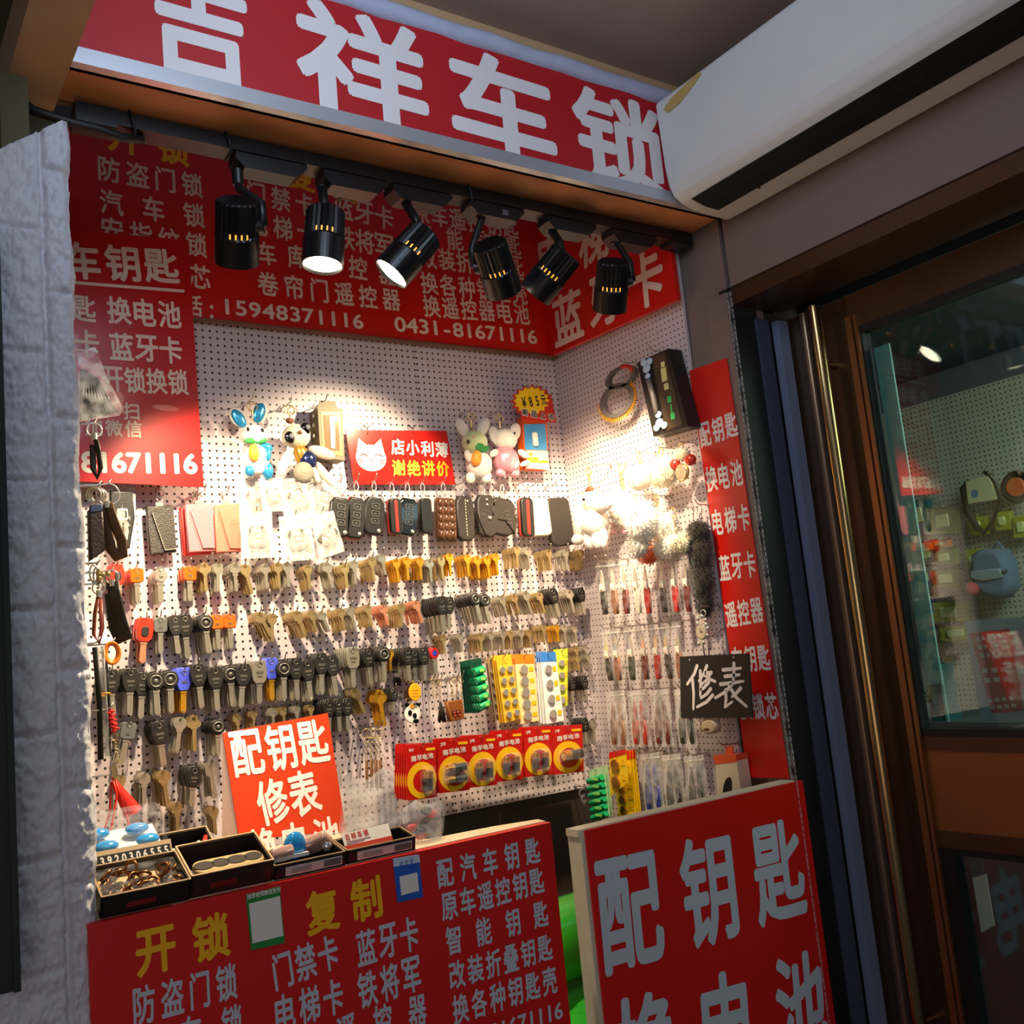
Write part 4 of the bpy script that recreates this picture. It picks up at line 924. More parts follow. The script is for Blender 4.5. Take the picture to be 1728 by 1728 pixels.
plush('white plush animal with big square ears and pink sequin overalls', (842, 702), .04, [('head', 852, 742, 19, 18, .9, 0, PW, 0), ('ear', 835, 735, 9, 16, .35, -16, PW, 0), ('ear', 869, 729, 9, 16, .35, 24, PW, 0), ('body', 853, 777, 20, 25, .85, 0, PKQ, 0), ('belly', 857, 782, 13, 13, .6, 0, PW, .013), ('arm', 831, 766, 8, 6, .8, -30, PW, .006), ('arm', 880, 767, 9, 6, .8, 30, PW, .006), ('arm', 883, 783, 9, 4, .6, -20, PW, .006), ('leg', 843, 799, 8, 8, .9, 0, PKQ, .004), ('leg', 866, 799, 8, 8, .9, 0, PKQ, .004),
    ('eye', 847, 737, 1.8, 2.2, .8, 0, EYEB, .016), ('eye', 861, 734, 1.8, 2.2, .8, 0, EYEB, .016)])

# boxes
def pbox(wall, c, L, depth, label, mat, cat='box', name='product_box', group=None):
    Mw = wall @ T3(0, -L, 0); b = hit(Mw, (c[0][0]+c[1][0])/2, (c[0][1]+c[1][1])/2)
    o = thing(name, label, cat, Mw @ Matrix.Translation(b), group); P = lambda x, y: ((hit(Mw, x, y)-b).x, (hit(Mw, x, y)-b).z)
    poly = [P(*q) for q in c]; MB().prism(poly, 0, depth).build('carton', mat, o); return o, P
hang_hook(BACK, 549, 676, .05, 'the yellow windowed box')
o, P = pbox(BACK, [(536, 688), (578, 689), (582, 777), (541, 772)], .045, .036, 'khaki and yellow box with a clear window, hanging between plush and red plate', M('khaki_card', (112, 98, 62), .5))
mb = MB(); mb.prism([P(535, 689), P(540, 676), P(566, 677), P(570, 689)], .001, .003); mb.build('hang_tab', M('khaki_card'), o)
mb = MB(); mb.plate([P(541, 695), P(574, 695), P(577, 769), P(545, 766)], [P(544, 701), P(571, 701), P(573, 762), P(548, 760)], -.0008, .0); mb.build('yellow_border', M('box_yellow', (232, 184, 8), .4), o)
MB().prism([P(545, 702), P(571, 702), P(573, 761), P(548, 759)], -.0003, .0002).build('window', M('box_window', (150, 120, 92), .08, coat=1.0), o)
MB().prism([P(556, 704), P(564, 704), P(565, 757), P(558, 756)], -.0016, -.0004).build('torch', M('pen_white', (240, 236, 226), .25), o)
mb = MB()
for y in (699, 715, 733, 752): p = P(533.5, y); mb.ell((p[0]-.0, .012, p[1]), (.0016, .004, .004), 8, 6)
mb.build('round_print', M('print_cream', (226, 220, 200), .5), o)
hang_hook(BACK, 905, 652, .045, 'the orange and blue blister box')
o, P = pbox(BACK, [(881, 704), (922, 704), (926, 793), (886, 791)], .040, .020, 'orange and blue blister box with a white stick inside, nearest the corner', M('box_orange', (230, 96, 24), .4))
MB().prism([P(884, 716), P(920, 715), P(923, 760), P(886, 759)], -.0006, .0002).build('blue_tray', M('tray_blue', (70, 150, 206), .25, coat=.6), o)
p = P(901, 742); MB().prism(rrect(.0125, .030, .004, 4, p[0], p[1]), -.008, -.001, b=.002).build('white_stick', PAPER, o)
MB().prism([P(888, 760), P(924, 761), P(926, 793), P(888, 790)], -.0009, .0).build('info_card', M('card_cream', (244, 226, 190), .5), o)
mb = MB(); mb.prism([P(890, 772), P(908, 772), P(908, 777), P(924, 777), P(924, 782), P(890, 780)], -.0013, -.0008); p = P(895, 767); mb.prism(circ(.0045, 14, *p), -.0013, -.0008); mb.build('orange_print', M('print_orange', (246, 160, 50), .5), o)
# price burst
Mw = BACK @ T3(0, -.050, 0); b = hit(Mw, 905, 655)
o = thing('price_tag', 'yellow starburst price tag with a red rim pinned over the orange box', 'price tag', Mw @ Matrix.Translation(b))
P = lambda x, y: ((hit(Mw, x, y)-b).x, (hit(Mw, x, y)-b).z)
def burst(cx, cy, r, q, n): 
    out = []
    for i in range(2*n): a = PI*i/n; k = r if i % 2 == 0 else r*q; out.append(P(cx+math.cos(a)*k, cy+math.sin(a)*k*.78))
    return out
mb = MB(); mb.prism(burst(898, 677, 37, .8, 16), 0, .0012); mb.prism([P(878, 690), P(930, 668), P(939, 712), P(880, 710)], .0002, .0012); mb.build('red_rim', M('tag_red', (206, 40, 26), .5), o)
MB().prism(burst(897, 676, 31, .82, 16), -.0006, .0).build('yellow_star', M('tag_yellow', (252, 206, 20), .5), o)
mb = MB(); write(mb, '¥85元', P(884, 679), P(917, 675), .013, .022, .03, -.0008); mb.build('price_lettering', MBLACK, o)
mb = MB(); write(mb, '新品上市', P(886, 696), P(930, 704), .0155, .0145, .09, -.0008); mb.build('white_outline', PAPER, o)
mb = MB(); write(mb, '新品上市', P(886, 696), P(930, 704), .0145, .0135, .03, -.0012); mb.build('black_lettering', MBLACK, o)

# small charms under the key rows
def charm(label, ring, L, wall, build, name='key_charm', cat='charm', group='small key charms'):
    Mw = wall @ T3(0, -L, 0); b = hit(Mw, *ring); hang_hook(wall, ring[0], ring[1], L, label)
    o = thing(name, label, cat, Mw @ Matrix.Translation(b), group); P = lambda x, y: ((hit(Mw, x, y)-b).x, (hit(Mw, x, y)-b).z)
    build(o, P); return o
def chain(o, P, a, b_, n=7):
    mb = MB(); p, q = P(*a), P(*b_); mb.ring((p[0], 0, p[1]-.003), .0045, .0008)
    for k in range(n): t = (k+.5)/n; mb.ring((p[0]+(q[0]-p[0])*t, 0, p[1]-.006+(q[1]-p[1]+.006)*t), .0022, .0006, (0, 1, 0) if k % 2 else (1, 0, 0), 10, 4)
    mb.build('chain', BRASS, o)
def flat(o, nm, poly, mat, y0=-.004, y1=.001, b=.0012): MB().prism(poly, y0, y1, b=b).build(nm, mat, o)
def el(P, cx, cy, rx, ry, n=20, rot=0):
    c, s_ = math.cos(rot), math.sin(rot); return [P(cx+rx*math.cos(t)*c-ry*math.sin(t)*s_, cy+rx*math.cos(t)*s_+ry*math.sin(t)*c) for t in [2*PI*i/n for i in range(n)]]
ORT = M('tag_amber', (244, 168, 24), .35, coat=.3)
def yellow_tag(o, P): chain(o, P, (693, 1144), (698, 1152), 4); flat(o, 'tag', el(P, 699, 1168, 10, 15), ORT); mb = MB(); [mb.box((P(699, 1168)[0], -.0042, P(699, y)[1]), (.012, .0006, .0008)) for y in (1165, 1170, 1175)]; mb.build('engraving', M('tag_shadow', (190, 120, 16), .5), o)
charm('amber oval key tag hanging in front of its twin', (697, 1142), .05, BACK, yellow_tag)
charm('dark brown oval key tag half hidden behind the amber one', (690, 1142), .035, BACK, lambda o, P: (chain(o, P, (688, 1144), (690, 1152), 4), flat(o, 'tag', el(P, 690, 1170, 9, 14), M('tag_brown', (64, 40, 26), .4))))
def panda(o, P):
    chain(o, P, (688, 1180), (692, 1190), 3); flat(o, 'face', el(P, 695, 1204, 13, 16, 22, .25), PAPER)
    for nm, q in (('ear', (686, 1190, 4, 4)), ('ear', (704, 1190, 4, 4)), ): flat(o, nm, el(P, *q), EYEB, -.003, .001, .0006)
    for nm, q in (('eye_patch', (690, 1203, 3.4, 5)), ('eye_patch', (698, 1208, 3.4, 5))): flat(o, nm, el(P, *q), EYEB, -.0052, -.003, .0006)
    flat(o, 'nose', el(P, 700, 1217, 5, 4), EYEB, -.0052, -.003, .0006); flat(o, 'yellow_mark', el(P, 694, 1192, 4, 4), ORT, -.0050, -.003, .0006)
charm('white panda face charm below the amber tag', (690, 1178), .04, BACK, panda)
def brown_tag(o, P):
    chain(o, P, (762, 1150), (764, 1178), 6); flat(o, 'block', [P(750, 1184), P(776, 1180), P(780, 1213), P(756, 1218)], M('brown_vinyl', (140, 78, 32), .4, coat=.3), -.010, .004, .002)
    flat(o, 'dark_window', [P(757, 1200), P(772, 1198), P(773, 1207), P(759, 1209)], M('deep_brown', (70, 34, 16), .5), -.0108, -.009, .0002)
    mb = MB()
    for x, y in ((762, 1203), (768, 1202), (763, 1208), (770, 1207)): p = P(x, y); mb.ell((p[0], -.0112, p[1]), .0022, 8, 6)
    mb.build('red_bead', M('bead_red', (220, 70, 50), .3), o)
charm('square brown vinyl charm with red beads', (761, 1148), .05, BACK, brown_tag)
def tassel(o, P):
    chain(o, P, (742, 1150), (743, 1182), 6); mb = MB(); p = P(743, 1184); q = P(744, 1218)
    for k in range(9): a = (k-4)/4; mb.tube([(p[0], 0, p[1]), (p[0]+a*.005, -.002, (p[1]+q[1])/2), (p[0]+a*.008, -.001+.002*math.sin(k), q[1]+.002*math.cos(k*2))], .0019, 5)
    mb.build('tassel', M('tassel_black', (30, 26, 24), .7), o)
charm('black leather tassel charm beside the brown block', (742, 1148), .045, BACK, tassel)
def chains(o, P):
    for k, x in enumerate((752, 757)): chain(o, P, (x, 1146), (x-2+k, 1176), 6)
for k, x in enumerate((730, 736, 770, 778, 786, 792)):
    charm(f'bare brass key chain, {NUM[k]} of the loose chains beside the green batteries', (x, 1146-k), .04+.004*(k % 2), BACK, lambda o, P, x=x: chain(o, P, (x, 1146), (x+1, 1178), 7), 'key_chain', 'chain', 'loose key chains')
charm('small black pendant with silver cap above the yellow key', (668, 1130), .03, BACK, lambda o, P: (flat(o, 'drop', el(P, 669, 1150, 7, 8), BLACK), flat(o, 'cap', el(P, 669, 1140, 5, 4), CHROME)))
# key rings with blank plates where the photo hangs cartoon faces
for k, x in enumerate((618, 626, 634, 641)):
    charm(f'large split ring with bead chain and short rod, {NUM[k]} of four over the plastic bags', (x, 1229-k), .045+.003*k, BACK, lambda o, P, x=x, k=k: (MB().ring((P(x, 1238)[0], 0, P(x, 1238)[1]), .008, .0009, (.5, 1, 0)).build('split_ring', BRASS, o), chain(o, P, (x, 1246), (x, 1280), 6), flat(o, 'rod', [P(x-2, 1282), P(x+2, 1282), P(x+3, 1330), P(x-1, 1330)], M('rod_brown', (120, 82, 52), .4))), 'key_ring', 'key ring', 'split rings over the bags')

# ---- battery cards
BATR = M('battery_red', (196, 24, 16), .3, coat=.4); BATY = M('battery_yellow', (246, 190, 24), .35, coat=.3); CELLK = M('cell_black', (30, 26, 24), .25, coat=.5); CELLG = M('cell_copper', (206, 150, 70), .25, .8)
def batcard(cx, cy, wp, hp, n, L, label, style, tag_txt, tilt=3.5):
    hang_hook(BACK, cx, cy-hp*.44, L+.002, label)
    for k in range(n):
        Lk = L-.008*k; Mw = BACK @ T3(0, -Lk, 0); b = hit(BACK @ T3(0, -L, 0), cx, cy-hp*.44)
        w = span(BACK, (cx-wp/2, cy), (cx+wp/2, cy), L)[0]; h = span(BACK, (cx, cy-hp/2), (cx, cy+hp/2), L)[1]
        o = thing('battery_card', label if k == 0 else 'spare behind the '+label, 'batteries', BACK @ T3(b.x, -Lk, b.z) @ RY(tilt+k*.4) @ RX(2), None if k == 0 else 'cards behind '+label)
        MB().prism(rrect(w, h, .003, 2, 0, -h*.44), 0, .0012).build('card', BATR, o)
        mb = MB(); rx, rz = w*.48, h*.33; cz = -h*.60
        mb.plate([(rx*math.cos(t), cz+rz*math.sin(t)) for t in [2*PI*i/28 for i in range(28)]], [(rx*.66*math.cos(t)+w*.03, cz+rz*.64*math.sin(t)-h*.02) for t in [2*PI*i/28 for i in range(28)]], -.0005, .0); mb.build('yellow_ring', BATY, o)
        if k > 0: continue
        mb = MB(); write(mb, '南孚电池', (-w*.26, -h*.20), (w*.30, -h*.17), w*.172, h*.105, .022, -.0006); write(mb, tag_txt, (-w*.38, -h*.045), (-w*.30, -h*.040), w*.11, h*.06, .02, -.0006); mb.build('lettering', PAPER, o)
        MB().prism(rrect(w*.3, h*.05, .001, 2, w*.30, -h*.05), -.0006, 0).build('gold_flag', BATY, o)
        if style == 'pair': cells = [((-w*.17, cz+h*.13), (-w*.17, cz-h*.17)), ((w*.17, cz+h*.13), (w*.17, cz-h*.17))]
        elif style == 'flat': cells = [((-w*.28, cz+h*.10), (w*.30, cz+h*.12)), ((-w*.28, cz-h*.10), (w*.30, cz-h*.08))]
        elif style == 'one': cells = [((w*.12, cz+h*.16), (w*.10, cz-h*.18))]
        else: cells = [((-w*.25, cz+h*.04), (w*.34, cz+h*.06))]
        r = .0072 if style in ('pair', 'flat') else .0095
        for a_, b_ in cells:
            A, B_ = Vector((a_[0], -r, a_[1])), Vector((b_[0], -r, b_[1])); m = A.lerp(B_, .36)
            c = MB(); c.cyl(A, m, r, n=16); cc = c.build('battery', CELLG, o); MB().cyl(m, B_, r*.995, n=16).build('black_sleeve', CELLK, cc)
            d = (A-B_).normalized(); MB().cyl(A, A+d*.0022, r*.35, n=10).build('terminal', CHROME, cc)
        xs = [c_ for q in cells for c_ in (q[0][0], q[1][0])]; zs = [c_ for q in cells for c_ in (q[0][1], q[1][1])]
        MB().prism(rrect(max(xs)-min(xs)+2.4*r, max(zs)-min(zs)+2.2*r, .006, 4, (max(xs)+min(xs))/2, (max(zs)+min(zs))/2), -2*r-.0015, 0, b=.004).build('blister', CLEARER, o)
batcard(711, 1302, 52, 94, 6, .085, 'red 9V battery card nearest the bags, with one square cell', 'one', '9V')
batcard(765, 1291, 54, 92, 3, .085, 'red battery card with two cells lying flat, second of six', 'flat', '2号')
batcard(813, 1284, 50, 88, 4, .085, 'red battery card with two upright cells, third of six', 'pair', '5号')
batcard(858, 1275, 48, 86, 3, .085, 'red battery card with two upright cells, fourth of six', 'pair', '7号')
batcard(907, 1268, 48, 84, 3, .085, 'red battery card with two upright cells, fifth of six', 'pair', '5号')
batcard(957, 1265, 52, 82, 3, .085, 'red battery card with one fat cell lying flat, nearest the corner', 'big', '1号')

# ---- strip cards: green small batteries and button cells
def strip(c, wall, L, label, mat, cells, cellmat, n=1, shape='round', band=None, group=None):
    Mw = wall @ T3(0, -L, 0); t = ((c[0][0]+c[1][0])/2, (c[0][1]+c[1][1])/2+4); b = hit(Mw, *t); hang_hook(wall, t[0], t[1], L+.001, label)
    P = [((hit(Mw, *q)-b).x, (hit(Mw, *q)-b).z) for q in c]
    for k in range(n):
        o = thing('cell_strip_card', label if k == 0 else 'spare behind the '+label, 'batteries', wall @ T3(0, -L+.007*k, 0) @ Matrix.Translation(b) @ RY(k*.8), None if k == 0 else 'strips behind '+label)
        MB().prism(P, 0, .001).build('card', mat, o)
        if k > 2: continue
        q = lambda u, v: ((P[0][0]*(1-u)+P[1][0]*u)*(1-v)+(P[3][0]*(1-u)+P[2][0]*u)*v, (P[0][1]*(1-u)+P[1][1]*u)*(1-v)+(P[3][1]*(1-u)+P[2][1]*u)*v)
        w = abs(P[1][0]-P[0][0]); h = abs(P[3][1]-P[0][1])
        if band: mb = MB(); mb.prism([q(0, 0), q(1, 0), q(1, .14), q(0, .14)], -.0005, .0); mb.build('header_print', band, o)
        for i in range(cells):
            v = .14+(.84/cells)*(i+.5)
            if shape == 'round':
                for u in (.26, .74): p = q(u, v); MB().cyl((p[0], -.0005, p[1]), (p[0], -.0045, p[1]), min(w*.17, h*.36/cells), n=16).build('button_cell', cellmat, o)
            elif shape == 'single': p = q(.38, v); MB().cyl((p[0], -.0005, p[1]), (p[0], -.0045, p[1]), min(w*.22, h*.34/cells), n=16).build('button_cell', cellmat, o); mb = MB(); mb.box((q(.8, v)[0], -.0004, q(.8, v)[1]), (w*.24, .0006, h*.3/cells)); mb.build('print_block', BATY, o)
            else:
                p, r_ = q(.10, v), q(.92, v); MB().cyl((p[0], -.006, p[1]), (r_[0], -.006, r_[1]), h*.36/cells, n=14).build('battery', cellmat, o)
                mb = MB(); m = q(.62, v); mb.box((m[0], -.0062-h*.36/cells, m[1]), (w*.36, .0006, h*.28/cells)); mb.build('cell_print', M('cell_print_lime', (150, 230, 110), .4), o)
GCELL = M('cell_green', (20, 176, 108), .22, coat=.5); GCARD = M('card_dark_green', (16, 70, 54), .4); BUT = M('button_steel', (214, 210, 204), .25, .7)
strip([(792, 1116), (812, 1110), (824, 1194), (806, 1204)], BACK, .075, 'strip of five bright green batteries hanging over dark ones', GCARD, 5, GCELL, 6, 'cell')
strip([(822, 1112), (834, 1108), (848, 1214), (836, 1216)], BACK, .050, 'narrow edge-on strip card between green and yellow ones', M('card_grey_brown', (150, 126, 100), .4), 5, BUT, 2, 'single')
strip([(836, 1106), (862, 1104), (880, 1212), (852, 1220)], BACK, .070, 'amber strip card with five pairs of button cells', M('card_amber', (246, 190, 50), .35, coat=.4), 5, BUT, 3, 'round')
strip([(868, 1104), (900, 1104), (910, 1216), (878, 1222)], BACK, .066, 'white and orange strip card with flat cells, in the middle', M('card_cream_orange', (250, 222, 160), .35, coat=.4), 5, BUT, 3, 'single', M('strip_orange', (238, 130, 30), .4))
strip([(911, 1100), (937, 1100), (952, 1216), (922, 1222)], BACK, .066, 'white strip card with a blue header, holding coin cells', M('card_white_blue', (244, 244, 240), .35, coat=.4), 4, BUT, 3, 'single', M('strip_blue', (60, 130, 216), .4))
strip([(938, 1096), (958, 1094), (958, 1190), (942, 1196)], BACK, .050, 'lime yellow strip card tucked behind near the corner', M('card_lime', (206, 216, 60), .35, coat=.4), 4, BUT, 2, 'single')

# ================================================================ goods on the side wall
RP = random.Random(11)
o_ = hang_hook(SIDE, 1055, 612, .03, 'the grey two-ring grip')
Mw = SIDE @ T3(0, -.028, 0); b = hit(Mw, 1055, 616); o = thing('ring_grip', 'grey two-ring hand grip edged with small brass spikes', 'tool', Mw @ Matrix.Translation(b))
P = lambda x, y: ((hit(Mw, x, y)-b).x, (hit(Mw, x, y)-b).z)
GRIP = M('grip_grey', (96, 88, 88), .5); mb = MB()
c1, c2 = P(1049, 637), P(1043, 676); r1 = (.046, .022); r2 = (.052, .034)
def lp(c, r, k): return [(c[0]+r[0]*k*math.cos(2*PI*i/32), c[1]+r[1]*k*math.sin(2*PI*i/32)) for i in range(32)]
mb.plate(lp(c1, r1, 1), lp(c1, r1, .76), -.005, .005); mb.plate(lp(c2, r2, 1), lp(c2, r2, .78), -.005, .005); mb.build('frame', GRIP, o)
mb = MB()
for i in range(34):
    a = PI*.95+PI*1.25*i/33; p = Vector((c2[0]+r2[0]*math.cos(a), -.001, c2[1]+r2[1]*math.sin(a))); d = Vector((math.cos(a), -.3, math.sin(a))); mb.cyl(p, p+d*.010, .0026, .0006, 8)
mb.build('spikes', GOLD, o)
mb = MB(); a0 = [(c1[0]+r1[0]*.88*math.cos(t), -.0062, c1[1]+r1[1]*.88*math.sin(t)) for t in (.1, .5, .9, 1.3)]; mb.tube(a0, .0045, 8); mb.build('red_band', RTRIM, o)
hang_hook(SIDE, 1103, 592, .04, 'the long black windowed box')
o, P = pbox(SIDE, [(1075, 612), (1127, 588), (1161, 720), (1103, 737)], .040, .034, 'long black box with a clear window showing a bone-ended tool', M('black_card', (28, 24, 22), .4))
MB().prism([P(1100, 603), P(1122, 594), P(1152, 716), P(1124, 727)], -.0006, .0).build('print_panel', M('print_brown', (70, 56, 36), .3, coat=.4), o)
BONE = M('bone_blue', (170, 196, 226), .4); mb = MB()
BL = ((1093, 622, 1), (1088, 612, .8), (1098, 610, .8), (1095, 635, .7)), ((1113, 700, .8), (1115, 714, 1), (1110, 722, .8), (1123, 718, .8))
for grp in BL:
    mb = MB()
    for (x, y, s_) in grp: p = P(x, y); mb.ell((p[0], -.003, p[1]), (.011*s_, .003, .0085*s_), 12, 8)
    mb.build('bone_end', BONE, o)

a_, b_ = P(1096, 640), P(1111, 698); MB().tube([(a_[0], -.003, a_[1]), ((a_[0]+b_[0])/2+.002, -.004, (a_[1]+b_[1])/2), (b_[0], -.003, b_[1])], .0055, 8).build('shaft', M('shaft_grey', (112, 104, 100), .4), o)
mb = MB()
for (x, y, w, h, m_) in ((1119, 615, .010, .010, 0), (1121, 632, .014, .026, 0), (1125, 652, .012, .012, 0)): p = P(x, y); mb.box((p[0], -.0009, p[1]), (w, .0004, h))
mb.build('pale_print', M('print_straw', (206, 206, 140), .5), o)
mb = MB()
for (x, y) in ((1130, 674), (1136, 702)): p = P(x, y); mb.box((p[0], -.0009, p[1]), (.010, .0004, .012))
p, q_ = P(1132, 682), P(1135, 696); mb.box(((p[0]+q_[0])/2, -.0009, (p[1]+q_[1])/2), (.003, .0004, abs(p[1]-q_[1]))); mb.build('green_print', M('print_green', (60, 200, 110), .5), o)

# ---- fur pompoms and plush
FURW = M('fur_white', (246, 238, 224), .95, sheen=.8); FURC = M('fur_cream', (240, 226, 190), .95, sheen=.8); FURB = M('fur_black', (44, 36, 30), .9, sheen=.5); FURO = M('fur_orange', (240, 104, 40), .9, sheen=.6); FURP = M('fur_pink', (240, 150, 160), .9, sheen=.6)
PG = M('pale_gold')
def pompom(label, ring, L, lobes, wall=SIDE, count=260, hair=.010, extra=None, name='fur_pompom', cat='pompom', ringmat=None):
    Mw = wall @ T3(0, -L, 0); b = hit(Mw, *ring); hang_hook(wall, ring[0], ring[1]-6, L, label)
    o = thing(name, label, cat, Mw @ Matrix.Translation(b), 'fur charms'); P = lambda x, y: ((hit(Mw, x, y)-b).x, (hit(Mw, x, y)-b).z)
    mb = MB(); mb.ring((0, 0, -.003), .0085, .0012, (.3, 1, 0)); mb.ring((.001, -.001, -.014), .005, .001, (1, .4, 0)); mb.cyl((0, 0, -.018), (0, 0, -.030), .0025, n=8); mb.build('clasp', ringmat or PG, o)
    by = {}
    for (nm, x, y, rx, rz, mat) in lobes:
        p = P(x, y); w = span(wall, (x-rx, y), (x+rx, y), L)[0]/2; h = span(wall, (x, y-rz), (x, y+rz), L)[1]/2; d = min(w, h)*.8
        m_ = by.setdefault((nm, mat.name), (MB(), mat))[0]; m_.ell((p[0], 0, p[1]), (w*.9, d*.9, h*.9), 18, 14, jit=.14, seed=x*.1); m_.fur((p[0], 0, p[1]), (w*.9, d*.9, h*.9), count, hair, RP)
    for (nm, _), (m_, mat) in by.items(): m_.build(nm, mat, o)
    if extra: extra(o, P)
    return o
pompom('blocky white fur pompom with gold clasp, under the black box', (1079, 770), .045, [('fur', 1080, 806, 19, 24, FURW)], hair=.007)
pompom('large fluffy cream fur pompom with brown cap, beside the blocky one', (1114, 762), .045, [('fur', 1119, 797, 22, 29, FURC)], hair=.011, count=380)
def trio(o, P):
    for x, y in ((1142, 784), (1168, 776)): p = P(x, y); MB().ell((p[0], -.004, p[1]), (.012, .010, .0105), 14, 10, jit=.1, seed=x).build('red_bobble', M('bobble_red', (206, 56, 44), .3, .2, var=.4, vscale=180), o)
    p = P(1157, 797); MB().prism(circ(.0155, 24, *p), -.012, -.004, b=.002).build('glitter_disc', M('glitter_silver', (206, 206, 190), .2, .8, var=.5, vscale=240), o)
    mb = MB(); mb.ring((p[0], -.009, p[1]), .0155, .0014, (0, 1, 0), 26, 6); mb.build('gold_rim', GOLD, o)
pompom('small cream pompom with two red bobbles and a glitter disc', (1149, 752), .040, [('fur', 1151, 767, 12, 12, FURC)], extra=trio, count=160, hair=.006)
def lace(o, P):
    mb = MB()
    for i in range(26): p = P(1050+RP.uniform(-12, 12), 885+RP.uniform(-14, 14)); mb.ring((p[0], RP.uniform(-.012, .0), p[1]), .003, .0007, (RP.uniform(-1, 1), 1, RP.uniform(-1, 1)), 8, 4)
    mb.build('pink_lace', M('lace_pink', (232, 130, 150), .4), o)
pompom('white fur charm with pink lace, behind the plush dog', (1047, 790), .016, [('fur', 1052, 860, 20, 34, FURW), ('fur', 1044, 832, 10, 12, FURW)], extra=lambda o, P: (lace(o, P), MB().cyl((0, 0, -.03), (0, 0, -.052), .0045, n=10).build('copper_cap', COPPER, o)), hair=.008)
pompom('big white fur tail tapering to a point, in the middle of the side wall', (1072, 842), .094, [('fur', 1082, 880, 23, 40, FURW), ('fur', 1078, 918, 12, 22, FURW)], hair=.012, count=380)
pompom('white rabbit-fur charm with soft ears, above the orange ball', (1108, 842), .028, [('fur', 1112, 886, 15, 34, FURW), ('fur', 1120, 862, 6, 26, FURW)], hair=.008)
pompom('orange and red fur ball below the white tails', (1096, 900), .040, [('fur', 1095, 936, 18, 17, FURO)], hair=.008, count=320)
pompom('wide cream fur tail above the long knife bags', (1136, 862), .052, [('fur', 1128, 922, 24, 22, FURW), ('fur', 1146, 918, 16, 18, FURC), ('fur', 1132, 890, 9, 26, FURW)], hair=.012, count=320)
pompom('long dark brown fur tail hanging beside the red strip', (1180, 858), .026, [('fur', 1178, 900, 17, 24, FURB), ('fur', 1181, 930, 18, 44, FURB), ('fur', 1185, 975, 16, 46, FURB), ('fur', 1188, 1015, 13, 30, FURB)], hair=.007, count=420, ringmat=CHROME)
plush('white long-eared plush dog with orange bow, nearest the corner', (993, 792), .062, [('head', 1004, 848, 24, 19, .9, 18, PW, 0), ('muzzle', 1022, 852, 14, 13, .9, 0, PW, .006), ('ear', 985, 872, 10, 34, .6, 14, PW, .010), ('body', 1004, 882, 17, 26, .9, 0, PW, 0), ('eye', 1002, 843, 2.4, 2.6, .9, 0, EYEB, .026), ('leg', 982, 910, 9, 10, .9, 0, PW, .010), ('leg', 1000, 912, 7, 16, .9, 0, PW, .008), ('leg', 1013, 912, 7, 16, .9, 0, PW, .008), ('leg', 1016, 905, 7, 22, .8, 0, PW, .0), ('bow', 988, 836, 8, 6, .7, 0, CARR, .0), ('cap', 995, 826, 6, 6, .9, 0, M('cap_brown'), .0)], wall=SIDE)

# ---- wrist watch on a short strap
Mw = SIDE @ T3(0, -.045, 0); b = hit(Mw, 1186, 1030); hang_hook(SIDE, 1186, 1024, .045, 'the ladies watch with flower bracelet'); o = thing('wrist_watch', 'silver wrist watch with flower links and black strap above the black board', 'watch', Mw @ Matrix.Translation(b))
P = lambda x, y: ((hit(Mw, x, y)-b).x, (hit(Mw, x, y)-b).z); p = P(1187, 1066)
MB().prism(circ(.0145, 26, *p), -.006, .002, b=.0015).build('case', CHROME, o); MB().prism(circ(.0115, 24, *p), -.0068, -.005).build('dial', M('dial_pearl', (210, 196, 176), .2), o)
mb = MB(); mb.box((p[0], -.0072, p[1]+.003), (.0008, .0006, .008)); mb.box((p[0]+.002, -.0072, p[1]), (.006, .0006, .0008)); mb.build('hands', MBLACK, o)
mb = MB()
for (x, y) in ((1180, 1044), (1187, 1040), (1193, 1046), (1182, 1086), (1190, 1084), (1196, 1072), (1197, 1060), (1180, 1052), (1194, 1054)): q_ = P(x, y); mb.ell((q_[0], -.004, q_[1]), (.0042, .003, .0042), 10, 6)
mb.ring((0, 0, -.005), .006, .0012); mb.build('flower_links', CHROME, o)
p, q_ = P(1187, 1088), P(1190, 1110); MB().tube([(p[0], -.001, p[1]), (q_[0], -.001, q_[1])], .0012, 8, rz=.006).build('strap', MBLACK, o)

